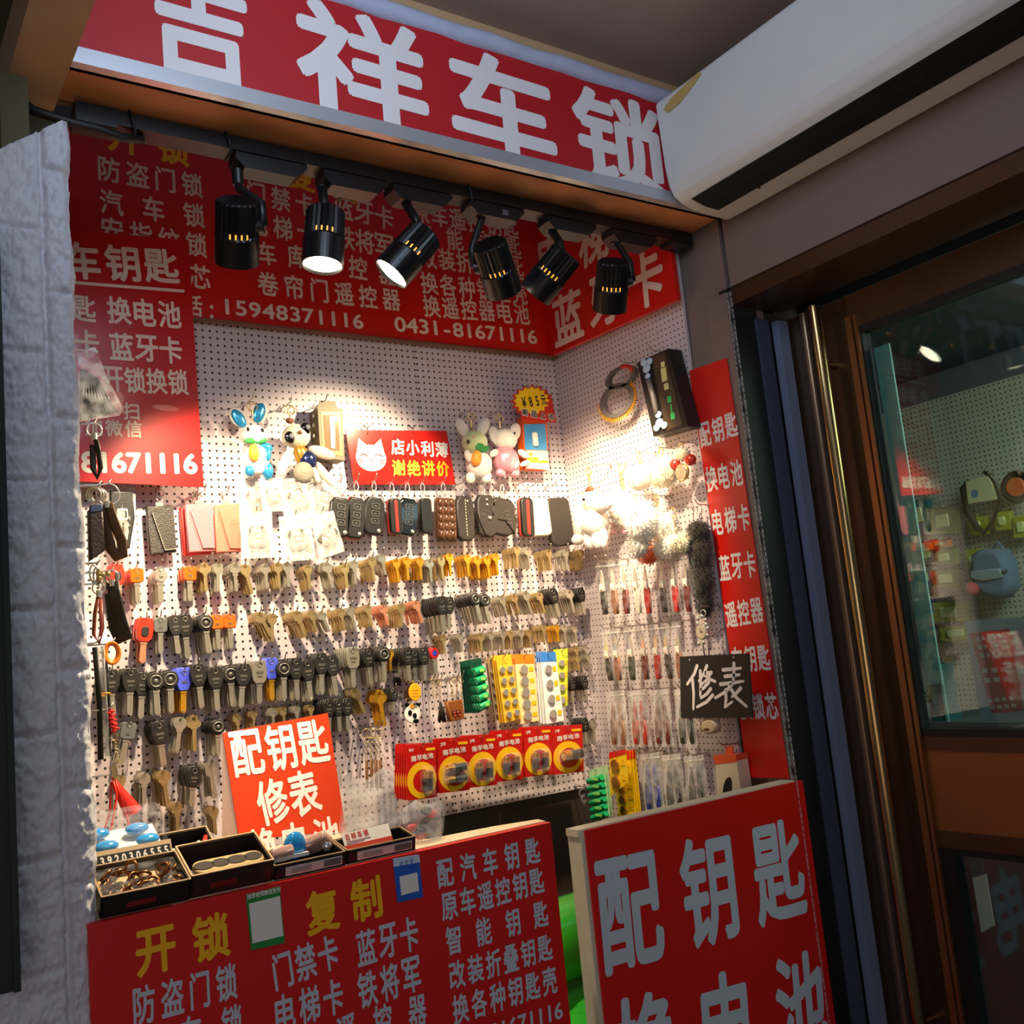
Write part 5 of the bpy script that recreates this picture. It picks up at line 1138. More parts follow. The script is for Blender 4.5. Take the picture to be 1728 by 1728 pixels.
# ---- pocket knives in clear sleeves, four rows
KN = {'d': M('handle_dark', (56, 46, 44), .35), 'r': M('handle_red', (176, 40, 34), .3, coat=.3), 'm': M('handle_maroon', (110, 44, 36), .35), 'b': M('handle_blue', (44, 60, 140), .3), 'w': M('handle_cream', (228, 220, 200), .4), 'n': M('handle_brown', (140, 92, 64), .4), 'g': M('handle_green_black', (52, 58, 44), .4)}
KNN = {'d': 'dark', 'r': 'red', 'm': 'maroon', 'b': 'blue', 'w': 'cream', 'n': 'brown', 'g': 'green-black'}
def f_knife(code, tilt=0, pair=False):
    def f(o, cx, cz, w, h):
        for k, dx in enumerate((-w*.2, w*.2) if pair else (0,)):
            T = T3(cx+dx, 0, cz-h*.05) @ RY(tilt*(1 if k == 0 else -.6))
            s_ = .36 if pair else .7; W_ = w*s_
            MB().prism([(-W_*.3, h*.02), (W_*.34, h*.02), (W_*.36, -h*.22), (W_*.25, -h*.40), (-W_*.2, -h*.40), (-W_*.34, -h*.2)], -.004, .003, b=.0012, T=T).build('handle', KN[code], o)
            if pair:
                MB().prism([(-W_*.22, h*.02), (W_*.28, h*.02), (W_*.24, h*.2), (0, h*.36), (-W_*.2, h*.18)], -.0028, .002, b=.001, T=T).build('cover', KN[code], o)
            else:
                MB().prism([(-W_*.26, h*.02), (W_*.24, h*.02), (W_*.22, h*.26), (W_*.02, h*.40), (-W_*.22, h*.24)], -.0012, .0012, T=T).build('blade', M('polished_blade', (236, 228, 214), .2, .7), o)
                MB().box((0, -.0038, h*.08), (W_*.52, .001, h*.13), T=T).build('paper_tag', PAPER, o)
            MB().cyl((0, -.0055, h*.03), (0, .004, h*.03), W_*.14, n=10, T=T).build('bolster', BRASS, o)
    return f
def knives(rowname, spec, top, bot, wpx, L, pair=False, dy=-.10):
    for i, (x, code) in enumerate(spec):
        y0 = top+(x-1020)*dy; y1 = bot+(x-1020)*dy*.3; ln = .10*(y1-y0)
        bag([(x-wpx/2, y0), (x+wpx/2, y0-wpx*.12), (x+wpx/2+ln, y1-wpx*.05), (x-wpx/2+ln, y1)], L+.003*(i % 2), f'clear sleeve with {"a pair of "+KNN[code]+" tools" if pair else "a "+KNN[code]+" pocket knife"}, {NUM[i]} from the corner, {rowname}', f_knife(code, RP.uniform(-3, 3) if not pair else 5, pair), SIDE, 'knife', 'knives in clear sleeves', film_=CLEARER if not pair else CLEAR)
knives('upper knife row', [(1013, 'd'), (1031, 'n'), (1050, 'm'), (1069, 'w'), (1086, 'r'), (1113, 'd'), (1133, 'r'), (1153, 'm')], 948, 1042, 17, .045)
knives('second knife row', [(1021, 'd'), (1036, 'n'), (1060, 'g'), (1082, 'm'), (1103, 'r'), (1121, 'd'), (1140, 'n')], 1062, 1154, 17, .045)
knives('third row of sleeves', [(1037, 'n'), (1074, 'r'), (1112, 'm'), (1152, 'g')], 1168, 1262, 32, .040, True, -.03)
knives('lowest row of sleeves', [(1096, 'b'), (1132, 'd'), (1170, 'g')], 1268, 1372, 34, .040, True, .06)

# small beige charm and white box with orange lid low on the side wall
def cat_(o, P):
    flat(o, 'body', el(P, 1204, 1225, 13, 13), M('beige_vinyl', (196, 178, 150), .4), -.014, .004, .004)
    for x in (1196, 1212): flat(o, 'ear', el(P, x, 1213, 4, 5), M('beige_vinyl'), -.010, .002, .002)
    flat(o, 'mouth', el(P, 1202, 1229, 5, 2), M('mouth_brown', (90, 50, 36), .4), -.0155, -.012, .0006)
charm('small beige animal head charm just below the black board', (1204, 1200), .035, SIDE, cat_)
hang_hook(SIDE, 1222, 1258, .04, 'the white box with an orange lid')
o, P = pbox(SIDE, [(1207, 1289), (1243, 1284), (1252, 1345), (1212, 1352)], .035, .028, 'white box with an orange top and black oval print, lowest by the red strip', M('box_cream', (226, 212, 186), .5))
mb = MB(); mb.prism([P(1204, 1275), P(1242, 1273), P(1243, 1286), P(1207, 1290)], -.0006, .030); mb.build('orange_lid', M('lid_orange', (226, 92, 50), .45), o)
mb = MB(); mb.prism([P(1217, 1262), P(1229, 1260), P(1229, 1275), P(1218, 1276)], .010, .013); mb.build('hang_tab', M('lid_orange'), o)
flat(o, 'oval_print', el(P, 1228, 1330, 7, 19, 20, .16), MBLACK, -.0012, .0, .0002)
strip([(992, 1300), (1020, 1292), (1030, 1378), (1002, 1388)], SIDE, .060, 'green battery strip hanging beside the yellow card by the counter gap', M('card_pale_green', (190, 220, 170), .4), 6, GCELL, 2, 'cell')
strip([(1032, 1272), (1062, 1266), (1074, 1372), (1044, 1384)], SIDE, .050, 'yellow and red strip card of long cells, next to the blue tools', M('card_sun_yellow', (246, 206, 26), .35, coat=.3), 5, CELLG, 3, 'single', M('strip_red', (214, 36, 26), .4))
strip([(1028, 1270), (1056, 1264), (1060, 1320), (1030, 1344)], SIDE, .072, 'short yellow card with a red header overlapping the long one', M('card_sun_yellow'), 2, CELLG, 1, 'single', M('strip_red'))

# ================================================================ things hung by the pillar
HL = T3(0, 1.43, 0)                                   # they hang a hand's breadth behind the foam edge, from the inner wall
def sidehook(px, py, what):
    p = hit(HL, px, py); mb = MB(); L = p.x-.200
    mb.tube([(-L-.002, .0, -.002), (-.006, 0, 0), (0, 0, .001), (.004, 0, .008)], .0013, 6)
    o = mb.build('wall_hook', STEEL); o.matrix_world = HL @ Matrix.Translation(p); tag(o, 'long wire hook for '+' '.join(what.split()[:12]), 'hook'); return p
def hung(name, label, cat, px, py, what, group=None):
    p = sidehook(px, py, what); o = thing(name, label, cat, HL @ Matrix.Translation(p), group)
    return o, (lambda x, y: ((hit(HL, x, y)-p).x, (hit(HL, x, y)-p).z))
o, P = hung('plastic_bag', 'clear bag of fanned black blades sticking out beside the brick pillar', 'bag', 150, 592, 'the bag of blades')
poly = [P(128, 600), P(158, 590), P(176, 640), P(206, 696), P(196, 706), P(128, 716)]
mb = MB(); mb.prism(poly, -.014, -.0136); mb.build('film', film('thin_clear', (240, 238, 240), .86, .12), o)
for k in range(9):
    a, c = P(138+k*3.2, 626+k*1.2), P(134+k*8, 712-k*2.2); MB().tube([(a[0], -.006+.002*k, a[1]), ((a[0]+c[0])/2, -.005+.002*k, (a[1]+c[1])/2), (c[0], -.006+.002*k, c[1])], .0016, 8, rz=.0036).build('blade_blank', M('blank_black', (28, 26, 30), .3, .2), o)
BRL = M('brown_leather', (96, 66, 40), .5, bump=.3, bscale=260); BRD = M('dark_brown_leather', (44, 32, 26), .45, bump=.3, bscale=260)
def loop_strap(label, px, py, pts, mat, w, name='wrist_strap', clipm=CHROME):
    o, P = hung(name, label, 'strap', px, py, label, 'straps by the pillar')
    L = [(P(x, y)[0], d, P(x, y)[1]) for x, y, d in pts]
    MB().tube(L, .0014, 8, rz=w).build('strap', mat, o)
    mb = MB(); q = P(pts[0][0], pts[0][1]); mb.ring((q[0]*.5, 0, q[1]*.5), abs(q[1])*.5+.002, .0011); mb.cyl((q[0], 0, q[1]+.003), (q[0], 0, q[1]-.006), .004, n=10); mb.build('clip', clipm, o); return o
o, P = hung('leather_key_wallet', 'dark patterned leather key case cut off by the pillar edge', 'wallet', 166, 820, 'the dark leather key case')
MB().prism([P(148, 862), P(172, 856), P(176, 930), P(150, 948)], -.008, .008, b=.003).build('body', BRD, o); MB().prism([P(150, 855), P(170, 851), P(172, 864), P(149, 868)], -.0095, .0, b=.002).build('blue_band', M('band_blue', (54, 70, 100), .4), o)
mb = MB()
for k in range(3): q = P(158+k*5, 835); mb.ring((q[0], .002*k, q[1]), .010, .0013, (.6, 1, .2))
mb.build('rings', CHROME, o)
loop_strap('brown leather loop strap with stitched edge, beside the bagged fob', 182, 818, [(182, 850, 0), (190, 880, -.006), (204, 915, -.006), (206, 938, -.004), (198, 940, 0), (188, 925, .004), (182, 890, .004), (180, 855, .002)], BRL, .0075)
loop_strap('thin black leather loop hanging highest by the pillar', 158, 716, [(160, 735, 0), (166, 760, 0), (170, 790, 0), (164, 806, 0), (158, 790, .003), (157, 750, .003)], BRD, .004)
loop_strap('black textured key strap with metal buckle, hanging lowest by the pillar', 188, 965, [(190, 982, 0), (194, 1010, -.003), (203, 1050, -.003), (212, 1076, -.002), (204, 1080, .003), (196, 1060, .004), (188, 1000, .004)], LEATH, .0095)
loop_strap('reddish thin leather loop with a shiny bead', 166, 985, [(167, 1000, 0), (160, 1035, 0), (158, 1070, 0), (166, 1085, 0), (173, 1060, .002), (170, 1010, .002)], M('red_brown_leather', (130, 60, 44), .4), .003)
o, P = hung('carabiner_clip', 'steel carabiner bundle with dark beads among the straps', 'clip', 166, 950, 'the carabiner bundle', None)
mb = MB()
for k in range(3): q = P(158+7*k, 968+4*k); mb.tube([(q[0]+.005*math.cos(t), .003*k, q[1]+.012*math.sin(t)) for t in [2*PI*i/14 for i in range(14)]], .0013, 6, True)
mb.build('carabiner', CHROME, o); mb = MB()
for k in range(5): q = P(162+RP.uniform(0, 22), 972+RP.uniform(-8, 12)); mb.ell((q[0], -.004, q[1]), .0042, 10, 8)
mb.build('bead', BRASS, o)
o, P = hung('finger_ring_holder', 'orange ring loop hanging under the black strap', 'ring', 190, 1086, 'the orange ring loop'); q = P(189, 1102); MB().tube([(q[0]+.0085*math.cos(t), 0, q[1]+.013*math.sin(t)) for t in [2*PI*i/20 for i in range(20)]], .0014, 6, True, rz=.004).build('loop', M('loop_orange', (226, 130, 40), .4), o)
o, P = hung('lanyard', 'pair of long black lanyard straps running down beside the pillar', 'lanyard', 164, 1085, 'the long lanyards')
for k, (a, c) in enumerate((((160, 1092), (170, 1282)), ((176, 1090), (184, 1276)))): p, q = P(*a), P(*c); MB().tube([(p[0], .004*k, p[1]), ((p[0]+q[0])/2+.002, .004*k, (p[1]+q[1])/2), (q[0], .004*k, q[1])], .0013, 8, rz=.0042).build('strap', MBLACK, o)
p, q = P(168, 1092), P(178, 1280); MB().tube([(p[0], .003, p[1]), (q[0], .003, q[1])], .0006, 8, rz=.008).build('clear_sleeve', CLEAR, o)
MB().ring((P(178, 1172)[0], -.001, P(178, 1172)[1]), .006, .001, (0, .3, 1)).build('yellow_tie', ORT, o)
o, P = hung('coiled_lanyard', 'red coiled cord with brass chain hanging beside the lanyards', 'cord', 186, 1196, 'the red coiled cord')
mb = MB(); mb.tube([(P(186+6*math.sin(k*.35)*.4+k*.10, 1198+k*.42)[0]+.0035*math.cos(k*.9), .0035*math.sin(k*.9), P(188, 1198+k*.42)[1]) for k in range(90)], .0013, 5); mb.build('coil', M('cord_red', (222, 40, 26), .4), o)
chain(o, P, (192, 1240), (202, 1296), 9)
o, P = hung('wrist_lanyard', 'red wrist cord with a tapered red handle dangling over the clear box', 'cord', 190, 1306, 'the red wrist cord')
CR = M('cord_red'); mb = MB(); mb.tube([(P(x, y)[0], d, P(x, y)[1]) for x, y, d in ((190, 1312, 0), (196, 1340, -.004), (190, 1375, -.006), (183, 1408, -.008), (190, 1430, -.010), (205, 1430, -.010), (216, 1412, -.008), (214, 1380, -.004), (204, 1345, -.002), (194, 1316, 0))], .0013, 6); mb.tube([(P(x, y)[0], .002, P(x, y)[1]) for x, y in ((188, 1320), (186, 1370), (176, 1402), (168, 1404))], .0013, 6); mb.build('cord', CR, o)
p, q = P(192, 1318), P(226, 1372); MB().cyl((p[0], .004, p[1]), (q[0], .004, q[1]), .004, .0125, 18).build('cone_handle', CR, o)
p, q = P(184, 1308), P(203, 1296); MB().box(((p[0]+q[0])/2, 0, (p[1]+q[1])/2), (.006, .006, .014)).build('clasp', BRASS, o)

# ================================================================ on the counter
def cz_pt(px, py, dz): return onZ(px, py, ZC+.001+dz)
BXK = M('tray_black', (30, 26, 24), .4); BXB = M('tray_brown', (52, 36, 28), .45); CARD = M('insert_kraft', (196, 166, 110), .6)
def tray(label, x0, x1, y0, y1, h, mat, rimmat=None, name='display_tray', wall_t=.0025, tilt=0, cat='tray', group='counter display trays'):
    z = ZC+.0012; w, d = x1-x0, y1-y0; o = thing(name, label, cat, T3((x0+x1)/2, y0, z) @ RX(tilt) @ T3(0, d/2, 0), group); mb = MB()
    mb.box((0, 0, .001), (w, d, .002))
    for (c, s_) in (((0, -d/2+wall_t/2, h/2), (w, wall_t, h)), ((0, d/2-wall_t/2, h/2), (w, wall_t, h)), ((-w/2+wall_t/2, 0, h/2), (wall_t, d, h)), ((w/2-wall_t/2, 0, h/2), (wall_t, d, h))): mb.box(c, s_)
    mb.build('tray', mat, o)
    mb = MB(); mb.plate(rrect(w+.001, d+.001, .001, 1), rrect(w-.003, d-.003, .001, 1), 0, .0008, T=T3(0, 0, h+.0008) @ RX(90)); mb.build('rim', rimmat or M('rim_kraft', (160, 130, 92), .5), o)
    if tilt:
        ra = math.radians(tilt); hh = d*math.sin(ra)*.86; Q = T3(0, -d/2, 0) @ RX(-tilt)
        MB().box((0, d*math.cos(ra)*.86, hh/2-.0008), (w*.8, .004, hh), T=Q).build('prop_stand', MBLACK, o)
    return o, w, d
hT = .024; y0 = 1.158
def ex(px, py=1500): return onY(px, py, y0).x
xa, xb = .2385, ex(319, 1508)
def rings(o, x, y, z, n, spread=.008):
    mb = MB()
    for k in range(n): mb.ring((x+RP.uniform(-spread, spread), y+RP.uniform(-spread, spread), z+.0025*k), .0068, .0017, (RP.uniform(-1, 1), RP.uniform(-1, 1), .6), 16, 6)
    mb.build('bronze_ring', M('bronze_dark', (150, 96, 56), .3, .9), o)
o, w, d = tray('black tray of bronze finger rings under a clear blister, nearest the pillar', xa, xb, y0, y0+.060, hT, BXK, tilt=24)
mb = MB(); mb.box((0, 0, hT-.014), (w-.006, d-.006, .002)); mb.build('insert', CARD, o)
for i in range(3):
    MB().prism(rrect(w*.24, d*.56, .006, 4, (i-1)*w*.31, d*.10), 0, .001, T=T3(0, 0, hT-.0122) @ RX(90)).build('dark_well', M('cutout_dark', (30, 18, 12), .7), o)
    rings(o, (i-1)*w*.31, d*.10, hT-.009, 5); rings(o, (i-1)*w*.31+.006, -d*.30, hT-.010, 3, .006)
MB().grid(lambda u, v: ((u-.5)*(w-.006), (v-.5)*(d-.006), hT-.003+.004*max(0, math.sin(u*PI*3))**2*max(0, math.sin(v*PI))), 36, 16).build('blister', CLEARER, o)
MB().box((-.005, -d/2-.0004, hT*.42), (.030, .0006, .006)).build('red_mark', M('tray_red_mark', (130, 24, 20), .5), o)
o, w, d = tray('dark brown open tray with kraft ring holder, second from the pillar', ex(322, 1506), ex(460, 1474), y0+.004, y0+.068, hT+.002, BXB, M('rim_tan', (196, 160, 110), .5), tilt=24)
mb = MB(); mb.prism(rrect(w*.86, .026, .010, 4, 0, 0), 0, .006, b=.002, T=T3(0, -d*.24, hT-.004) @ RX(90)); mb.build('ring_holder', CARD, o)
mb = MB()
for k in range(4): mb.prism([(math.cos(t)*.0105*(1 if k % 2 else 1.15)+(k-1.5)*w*.20, math.sin(t)*.0078) for t in [2*PI*i/18 for i in range(18)]], -.0008, .0002, T=T3(0, -d*.24, hT+.0026) @ RX(90))
mb.build('cutout', M('cutout_dark'), o)
MB().box((-.01, -d/2-.0004, hT*.45), (.030, .0006, .006)).build('red_mark', M('tray_red_mark'), o)
# number plate strip and clear box behind
n = thing('number_card', 'movable-number parking plate with white digits on black, behind the ring tray', 'number plate', T3(onY(222, 1442, 1.232).x, 1.222, ZC+.016) @ RX(-24))
MB().box((0, 0, .022), (.092, .002, .046)).build('plate', M('plate_cream', (206, 176, 140), .5), n); MB().box((0, -.0012, .033), (.088, .0012, .013)).build('black_band', MBLACK, n)
mb = MB(); write(mb, '13920306555', (-.039, .033), (.039, .033), .0070, .0095, .05, -.0021); mb.build('digits', PAPER, n); MB().box((0, -.0012, .018), (.092, .001, .008)).build('red_band', RTRIM, n)
MB().box((0, .004, -.004), (.08, .008, .024), T=RX(30)).build('foot', MBLACK, n)
o = thing('clear_box', 'clear lidded box of blue glass-like stickers behind the number plate', 'box', T3(onY(212, 1415, 1.27).x, 1.258, ZC+.040) @ RX(26))
mb = MB(); mb.box((0, .03, .016), (.086, .064, .031)); mb.build('clear_case', CLEARER, o); MB().box((0, .03, .002), (.082, .060, .003)).build('base_card', PAPER, o)
for k, (x, y) in enumerate(((-.026, .044), (-.022, .016), (.018, .042), (.024, .016))): MB().ell((x, y, .012), (.014, .009, .006), 14, 8).build('blue_cabochon', M('cab_blue', (40, 150, 226), .12, coat=.8), o)
MB().box((0, .03, -.0205), (.08, .03, .041)).build('riser', MBLACK, o)
o, w, d = tray('small black box with white cord pieces, behind the brown tray', onY(276, 1440, 1.275).x, onY(368, 1415, 1.275).x, 1.275, 1.340, .022, BXK, tilt=30)
mb = MB()
for k in range(7): mb.tube([(RP.uniform(-w*.4, w*.35), RP.uniform(-d*.38, d*.1), .018+.004*math.sin(q*2+k)) for q in range(5)], .0028, 6)
mb.build('white_cord', PAPER, o); mb = MB(); mb.tube([(w*.2, -d*.2, .022), (w*.32, 0, .026), (w*.40, d*.2, .022)], .003, 6); mb.build('red_cord', M('cord_red'), o)
def label_box(label, x0, x1, yy, tilt, h=.0155):
    o, w, d = tray(label, x0, x1, yy, yy+.042, h, BXK, tilt=12)
    MB().box((.004, -d/2-.0006, h*.48), (w*.80, .0012, h*.66)).build('label', M('label_grey', (196, 190, 184), .5), o)
    mb = MB()
    for k in range(22): mb.box((w*.14+k*w*.0115+.004, -d/2-.0014, h*.48), (w*(.003+.004*(k*7 % 3)/2), .0006, h*.5))
    mb.build('bar_code', MBLACK, o)
    mb = MB()
    for k in range(3): mb.box((-w*.18+.004, -d/2-.0014, h*(.62-.14*k)), (w*.28, .0006, h*.035))
    mb.build('fine_print', M('print_grey', (90, 88, 88), .5), o)
    return o, w, d
bx, w, d = label_box('black box with a bar code label, third along the counter from the pillar', ex(464, 1476), ex(583, 1446), y0+.002, 0)
o2, w2, d2 = label_box('black box with a pale label, last along the counter before the bare top', ex(587, 1446), ex(702, 1418), y0+.004, 0)
def item(label, nm, cat, x, y, z, rot, fn, group=None): o = thing(nm, label, cat, T3(x, y, z) @ rot, group); fn(o); return o
zt_ = ZC+.019
LIP = M('pearl_pink', (236, 186, 170), .15, .3, coat=.8)
item('pearly pink keyring block lying on the third counter box', 'trinket', 'trinket', ex(482, 1440), 1.180, zt_, RZ(10), lambda o: (MB().prism(rrect(.032, .026, .005, 3), -.006, .006, b=.003, T=T3(0, 0, .006) @ RX(60)).build('block', LIP, o), MB().box((0, -.006, .004), (.022, .002, .010)).build('white_label', PAPER, o)))
item('blue glitter dome keyring between pink blocks on the counter', 'trinket', 'trinket', ex(512, 1435), 1.184, zt_, RZ(0), lambda o: (MB().ell((0, 0, .012), (.014, .008, .016), 18, 12, jit=.05).build('dome', M('cab_blue'), o), MB().box((0, -.002, .002), (.026, .018, .004)).build('base', PAPER, o)))
item('tilted pearly pink tube keyring next to the business card', 'trinket', 'trinket', ex(548, 1428), 1.184, zt_, RZ(-20), lambda o: (MB().prism(rrect(.036, .024, .004, 3), -.006, .006, b=.003, T=T3(0, 0, .010) @ RX(50) @ RY(-30)).build('block', LIP, o), MB().ell((.012, -.008, .006), (.006, .004, .006), 10, 8).build('bead', CHROME, o)))
# business card
Cm = T3(.62, 1.188, ZC+.018) @ RX(-28); s = Sign('business_card', 'white and red business card propped on the last counter box', 'card', Cm)
s.board([(576, 1408), (655, 1389), (663, 1417), (584, 1436)], PAPER, .0008)
s.line('吉祥车锁', (586, 1413), (617, 1405), 8.5, 11, M('ink_red', (190, 50, 40), .5), .03); s.patch([(582, 1428), (661, 1410), (663, 1417), (584, 1436)], M('card_band_red', (206, 60, 40), .5), 'red_band', .0004)
mb = MB()
for y, x1 in ((1421, 625), (1425, 615)): p, q = s.p(585, y), s.p(x1, y-9); mb.tube([(p[0], -.0004, p[1]), (q[0], -.0004, q[1])], .0004, 4)
mb.build('fine_print', M('ink_pink', (214, 130, 120), .5), s.o)
# crumpled clear bags behind the card
def crumple(label, px, py, Y, w, h, fill=None, film_=None):
    p = onY(px, py, Y); z = ZC+.0012; o = thing('plastic_bag', label, 'bag', T3(p.x, Y, z), None)
    sd = RP.uniform(0, 50)
    def f(sg): return lambda u, v: ((u-.5)*w*(1+.12*math.sin(v*5+sd)), sg*(.004+.016*math.sin(PI*u)*(1-v)**.5)+.008*noise.noise(Vector((u*4, v*4, sd+sg))), v*h*(1+.08*math.sin(u*9+sd)))
    mb = MB(); mb.grid(f(-1), 14, 14); mb.grid(f(1), 14, 14); mb.build('film', film_ or CLEAR, o)
    if fill: fill(o)
crumple('crumpled clear bags standing behind the business card', 628, 1400, 1.335, .085, .080)
crumple('clear bag of dark bits at the end of the label boxes', 715, 1410, 1.30-.10, .06, .05, lambda o: [MB().ell((RP.uniform(-.018, .018), 0, .008+.006*k), (.009, .004, .005), 10, 6, T=RY(RP.uniform(-40, 40)) if False else None).build('dark_fitting' if k % 2 else 'red_fitting', MBLACK if k % 2 else RTRIM, o) for k in range(6)])

# green stool between counter and flap
st = thing('stool', 'bright green plush stool behind the gap in the counter', 'stool', T3(1.0, 1.36, 0))
GP = M('stool_green', (64, 232, 60), .28, coat=.4); mb = MB().cyl((-.16, 0, .945), (.2, .03, .945), .062, n=28); mb.build('roll_seat', GP, st)
mb = MB().ell((.02, 0, .79), (.19, .12, .095), 22, 16, jit=.05); mb.fur((.02, 0, .79), (.19, .12, .095), 900, .012, RP); mb.build('fur_cushion', M('stool_fur', (52, 226, 50), .9, sheen=.5), st)
mb = MB()
for sx in (-.12, .15):
    for sy in (-.07, .08): mb.cyl((sx, sy, 0), (sx*.8, sy*.8, .74), .014, n=10)
mb.build('leg', CHROME, st)
# loose plastic parts at the corner below the pegboard
charm('small clear plastic rings hanging under the corner of the pegboard', (985, 1328), .03, BACK, lambda o, P: [MB().ring((P(984+k*2, 1338+k*9)[0], -.004*k, P(984+k*2, 1338+k*9)[1]), .008, .002, (.5, 1, 0)).build('ring', CLEARER, o) for k in range(3)], 'plastic_ring_charm')

# ================================================================ shop room added behind the door glass, standing in for its reflection
SX = 2.30; SHOP = T3(SX, 0, 0) @ RZ(-90)
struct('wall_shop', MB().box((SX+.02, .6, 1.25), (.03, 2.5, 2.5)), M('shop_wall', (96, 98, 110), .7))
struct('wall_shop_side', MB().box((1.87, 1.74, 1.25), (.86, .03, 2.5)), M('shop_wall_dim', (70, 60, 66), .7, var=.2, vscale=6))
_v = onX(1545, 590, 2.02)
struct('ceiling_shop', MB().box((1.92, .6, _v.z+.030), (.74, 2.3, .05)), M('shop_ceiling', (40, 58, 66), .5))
pm = pegmat('pegboard_shop', .0125, .0021, (190, 186, 172))
o = MB().box((0, .005, 0), (1.6, .008, 1.05)).build('pegboard', pm); o.matrix_world = SHOP @ T3(-.85, -.006, H+.0); tag(o, 'perforated pale board behind the glass door, standing in for its reflection', 'pegboard')
def shopbox(c, L, depth, label, mat, cat='package', name='hanging_package'):
    o, P = pbox(SHOP, c, L, depth, label, mat, cat, name, None)
    mb = MB(); p = P((c[0][0]+c[1][0])/2, (c[0][1]+c[1][1])/2); mb.tube([(p[0], .002, p[1]+.004), (p[0], L, p[1]+.008)], .0016, 5); mb.build('hang_wire', STEEL, o)
    q = P((c[0][0]+c[2][0])/2, (c[0][1]+c[2][1])/2); w = abs(P(*c[1])[0]-P(*c[0])[0]); h = abs(P(*c[2])[1]-P(*c[1])[1])
    MB().prism(rrect(w*.5, h*.5, .004, 3, *q), -.005, 0, b=.002).build('blister', M('shiny_blister', (226, 222, 150), .12, coat=.8), o); return o, P
OLV = M('pack_olive', (176, 172, 50), .35, coat=.5); OLV2 = M('pack_olive_dark', (128, 132, 40), .35, coat=.5); TEAL = M('pack_teal', (40, 110, 116), .4); NAVY = M('pack_navy', (44, 60, 110), .4)
for (x, y, w, h, m_, lab) in ((1548, 870, 34, 50, TEAL, 'dull teal package, topmost in the column along the door stile'), (1590, 880, 44, 44, OLV2, 'dark olive package above the orange one, behind the glass'), (1560, 935, 36, 34, M('pack_grey', (120, 128, 124), .4), 'grey package below the orange one'), (1592, 942, 36, 26, OLV2, 'small olive package with hook, behind the glass'), (1595, 978, 46, 30, OLV2, 'long dark green package in the middle of the olive column'),
                            (1560, 975, 26, 30, TEAL, 'small teal package next to the door stile'), (1600, 1034, 56, 34, OLV, 'bright olive package with shiny print'), (1612, 1070, 54, 24, OLV, 'flat olive package lowest in the column'), (1560, 1030, 24, 34, NAVY, 'navy package in the column by the stile'), (1564, 1076, 22, 34, NAVY, 'lower navy package by the stile'), (1648, 888, 26, 30, OLV, 'yellow-olive package under the strap loop'), (1722, 890, 26, 36, OLV, 'yellow package at the edge of the glass'), (1690, 880, 24, 30, OLV, 'lime package between strap loop and edge'), (1640, 950, 22, 44, OLV, 'tall olive package beside the backpack')):
    shopbox([(x-w/2, y-h/2), (x+w/2, y-h/2-3), (x+w/2+2, y+h/2-2), (x-w/2+2, y+h/2)], .05, .02, lab, m_)
shopbox([(1570, 914), (1598, 911), (1600, 923), (1572, 926)], .06, .02, 'small bright orange package hanging behind the glass', M('pack_orange', (236, 120, 30), .4))
Mw = SHOP @ T3(0, -.07, 0); b = hit(Mw, 1652, 800); o = thing('camera_strap', 'white card in a black strap loop hanging behind the glass', 'strap', Mw @ Matrix.Translation(b)); P = lambda x, y: ((hit(Mw, x, y)-b).x, (hit(Mw, x, y)-b).z)
MB().tube([(P(x, y)[0], -.003, P(x, y)[1]) for x, y in ((1662, 796), (1680, 815), (1690, 845), (1676, 880), (1662, 900), (1650, 890), (1632, 862), (1626, 825), (1638, 812))], .003, 8, rz=.008).build('strap', M('strap_black', (26, 26, 28), .5), o)
MB().prism([P(1632, 812), P(1672, 802), P(1686, 842), P(1636, 852)], -.008, .006, b=.002).build('card', M('card_ivory', (220, 206, 160), .5), o); flat(o, 'blue_spot', el(P, 1648, 833, 6, 7), M('spot_blue', (90, 130, 170), .5), -.009, -.007, .0004); MB().tube([(0, 0, 0), (0, .07, .004)], .0016, 5).build('hang_wire', STEEL, o)
Mw2 = SHOP @ T3(0, -.06, 0); b2 = hit(Mw2, 1718, 800); o = thing('headphone_pack', 'orange and black round headset hanging at the edge of the glass', 'headset', Mw2 @ Matrix.Translation(b2)); P = lambda x, y: ((hit(Mw2, x, y)-b2).x, (hit(Mw2, x, y)-b2).z)
p = P(1716, 822); MB().ring((p[0], 0, p[1]), .030, .008, (0, 1, 0)).build('band', MBLACK, o); MB().prism(circ(.022, 20, *p), -.01, .0, b=.003).build('orange_pad', M('pad_orange', (236, 110, 60), .5), o); MB().tube([(0, 0, 0), (0, .06, .004)], .0016, 5).build('hang_wire', STEEL, o)
b2 = hit(Mw2, 1684, 918); o = thing('backpack', 'small grey-blue backpack hanging behind the glass door', 'backpack', Mw2 @ Matrix.Translation(b2)); P = lambda x, y: ((hit(Mw2, x, y)-b2).x, (hit(Mw2, x, y)-b2).z)
DEN = M('denim_grey', (96, 124, 158), .8, var=.25, vscale=40, bump=.3)
MB().prism([P(1653, 935), P(1668, 926), P(1700, 926), P(1712, 945), P(1720, 990), P(1705, 1008), P(1675, 1006), P(1654, 985)], -.045, .02, b=.014, smooth=True).build('body', DEN, o)
MB().prism([P(1658, 962), P(1706, 958), P(1712, 972), P(1680, 980), P(1658, 974)], -.052, -.04, b=.003).build('flap', M('denim_pale', (150, 160, 170), .8), o); MB().tube([(P(x, y)[0], -.046, P(x, y)[1]) for x, y in ((1656, 968), (1680, 976), (1718, 962))], .0035, 6).build('zip', MBLACK, o)
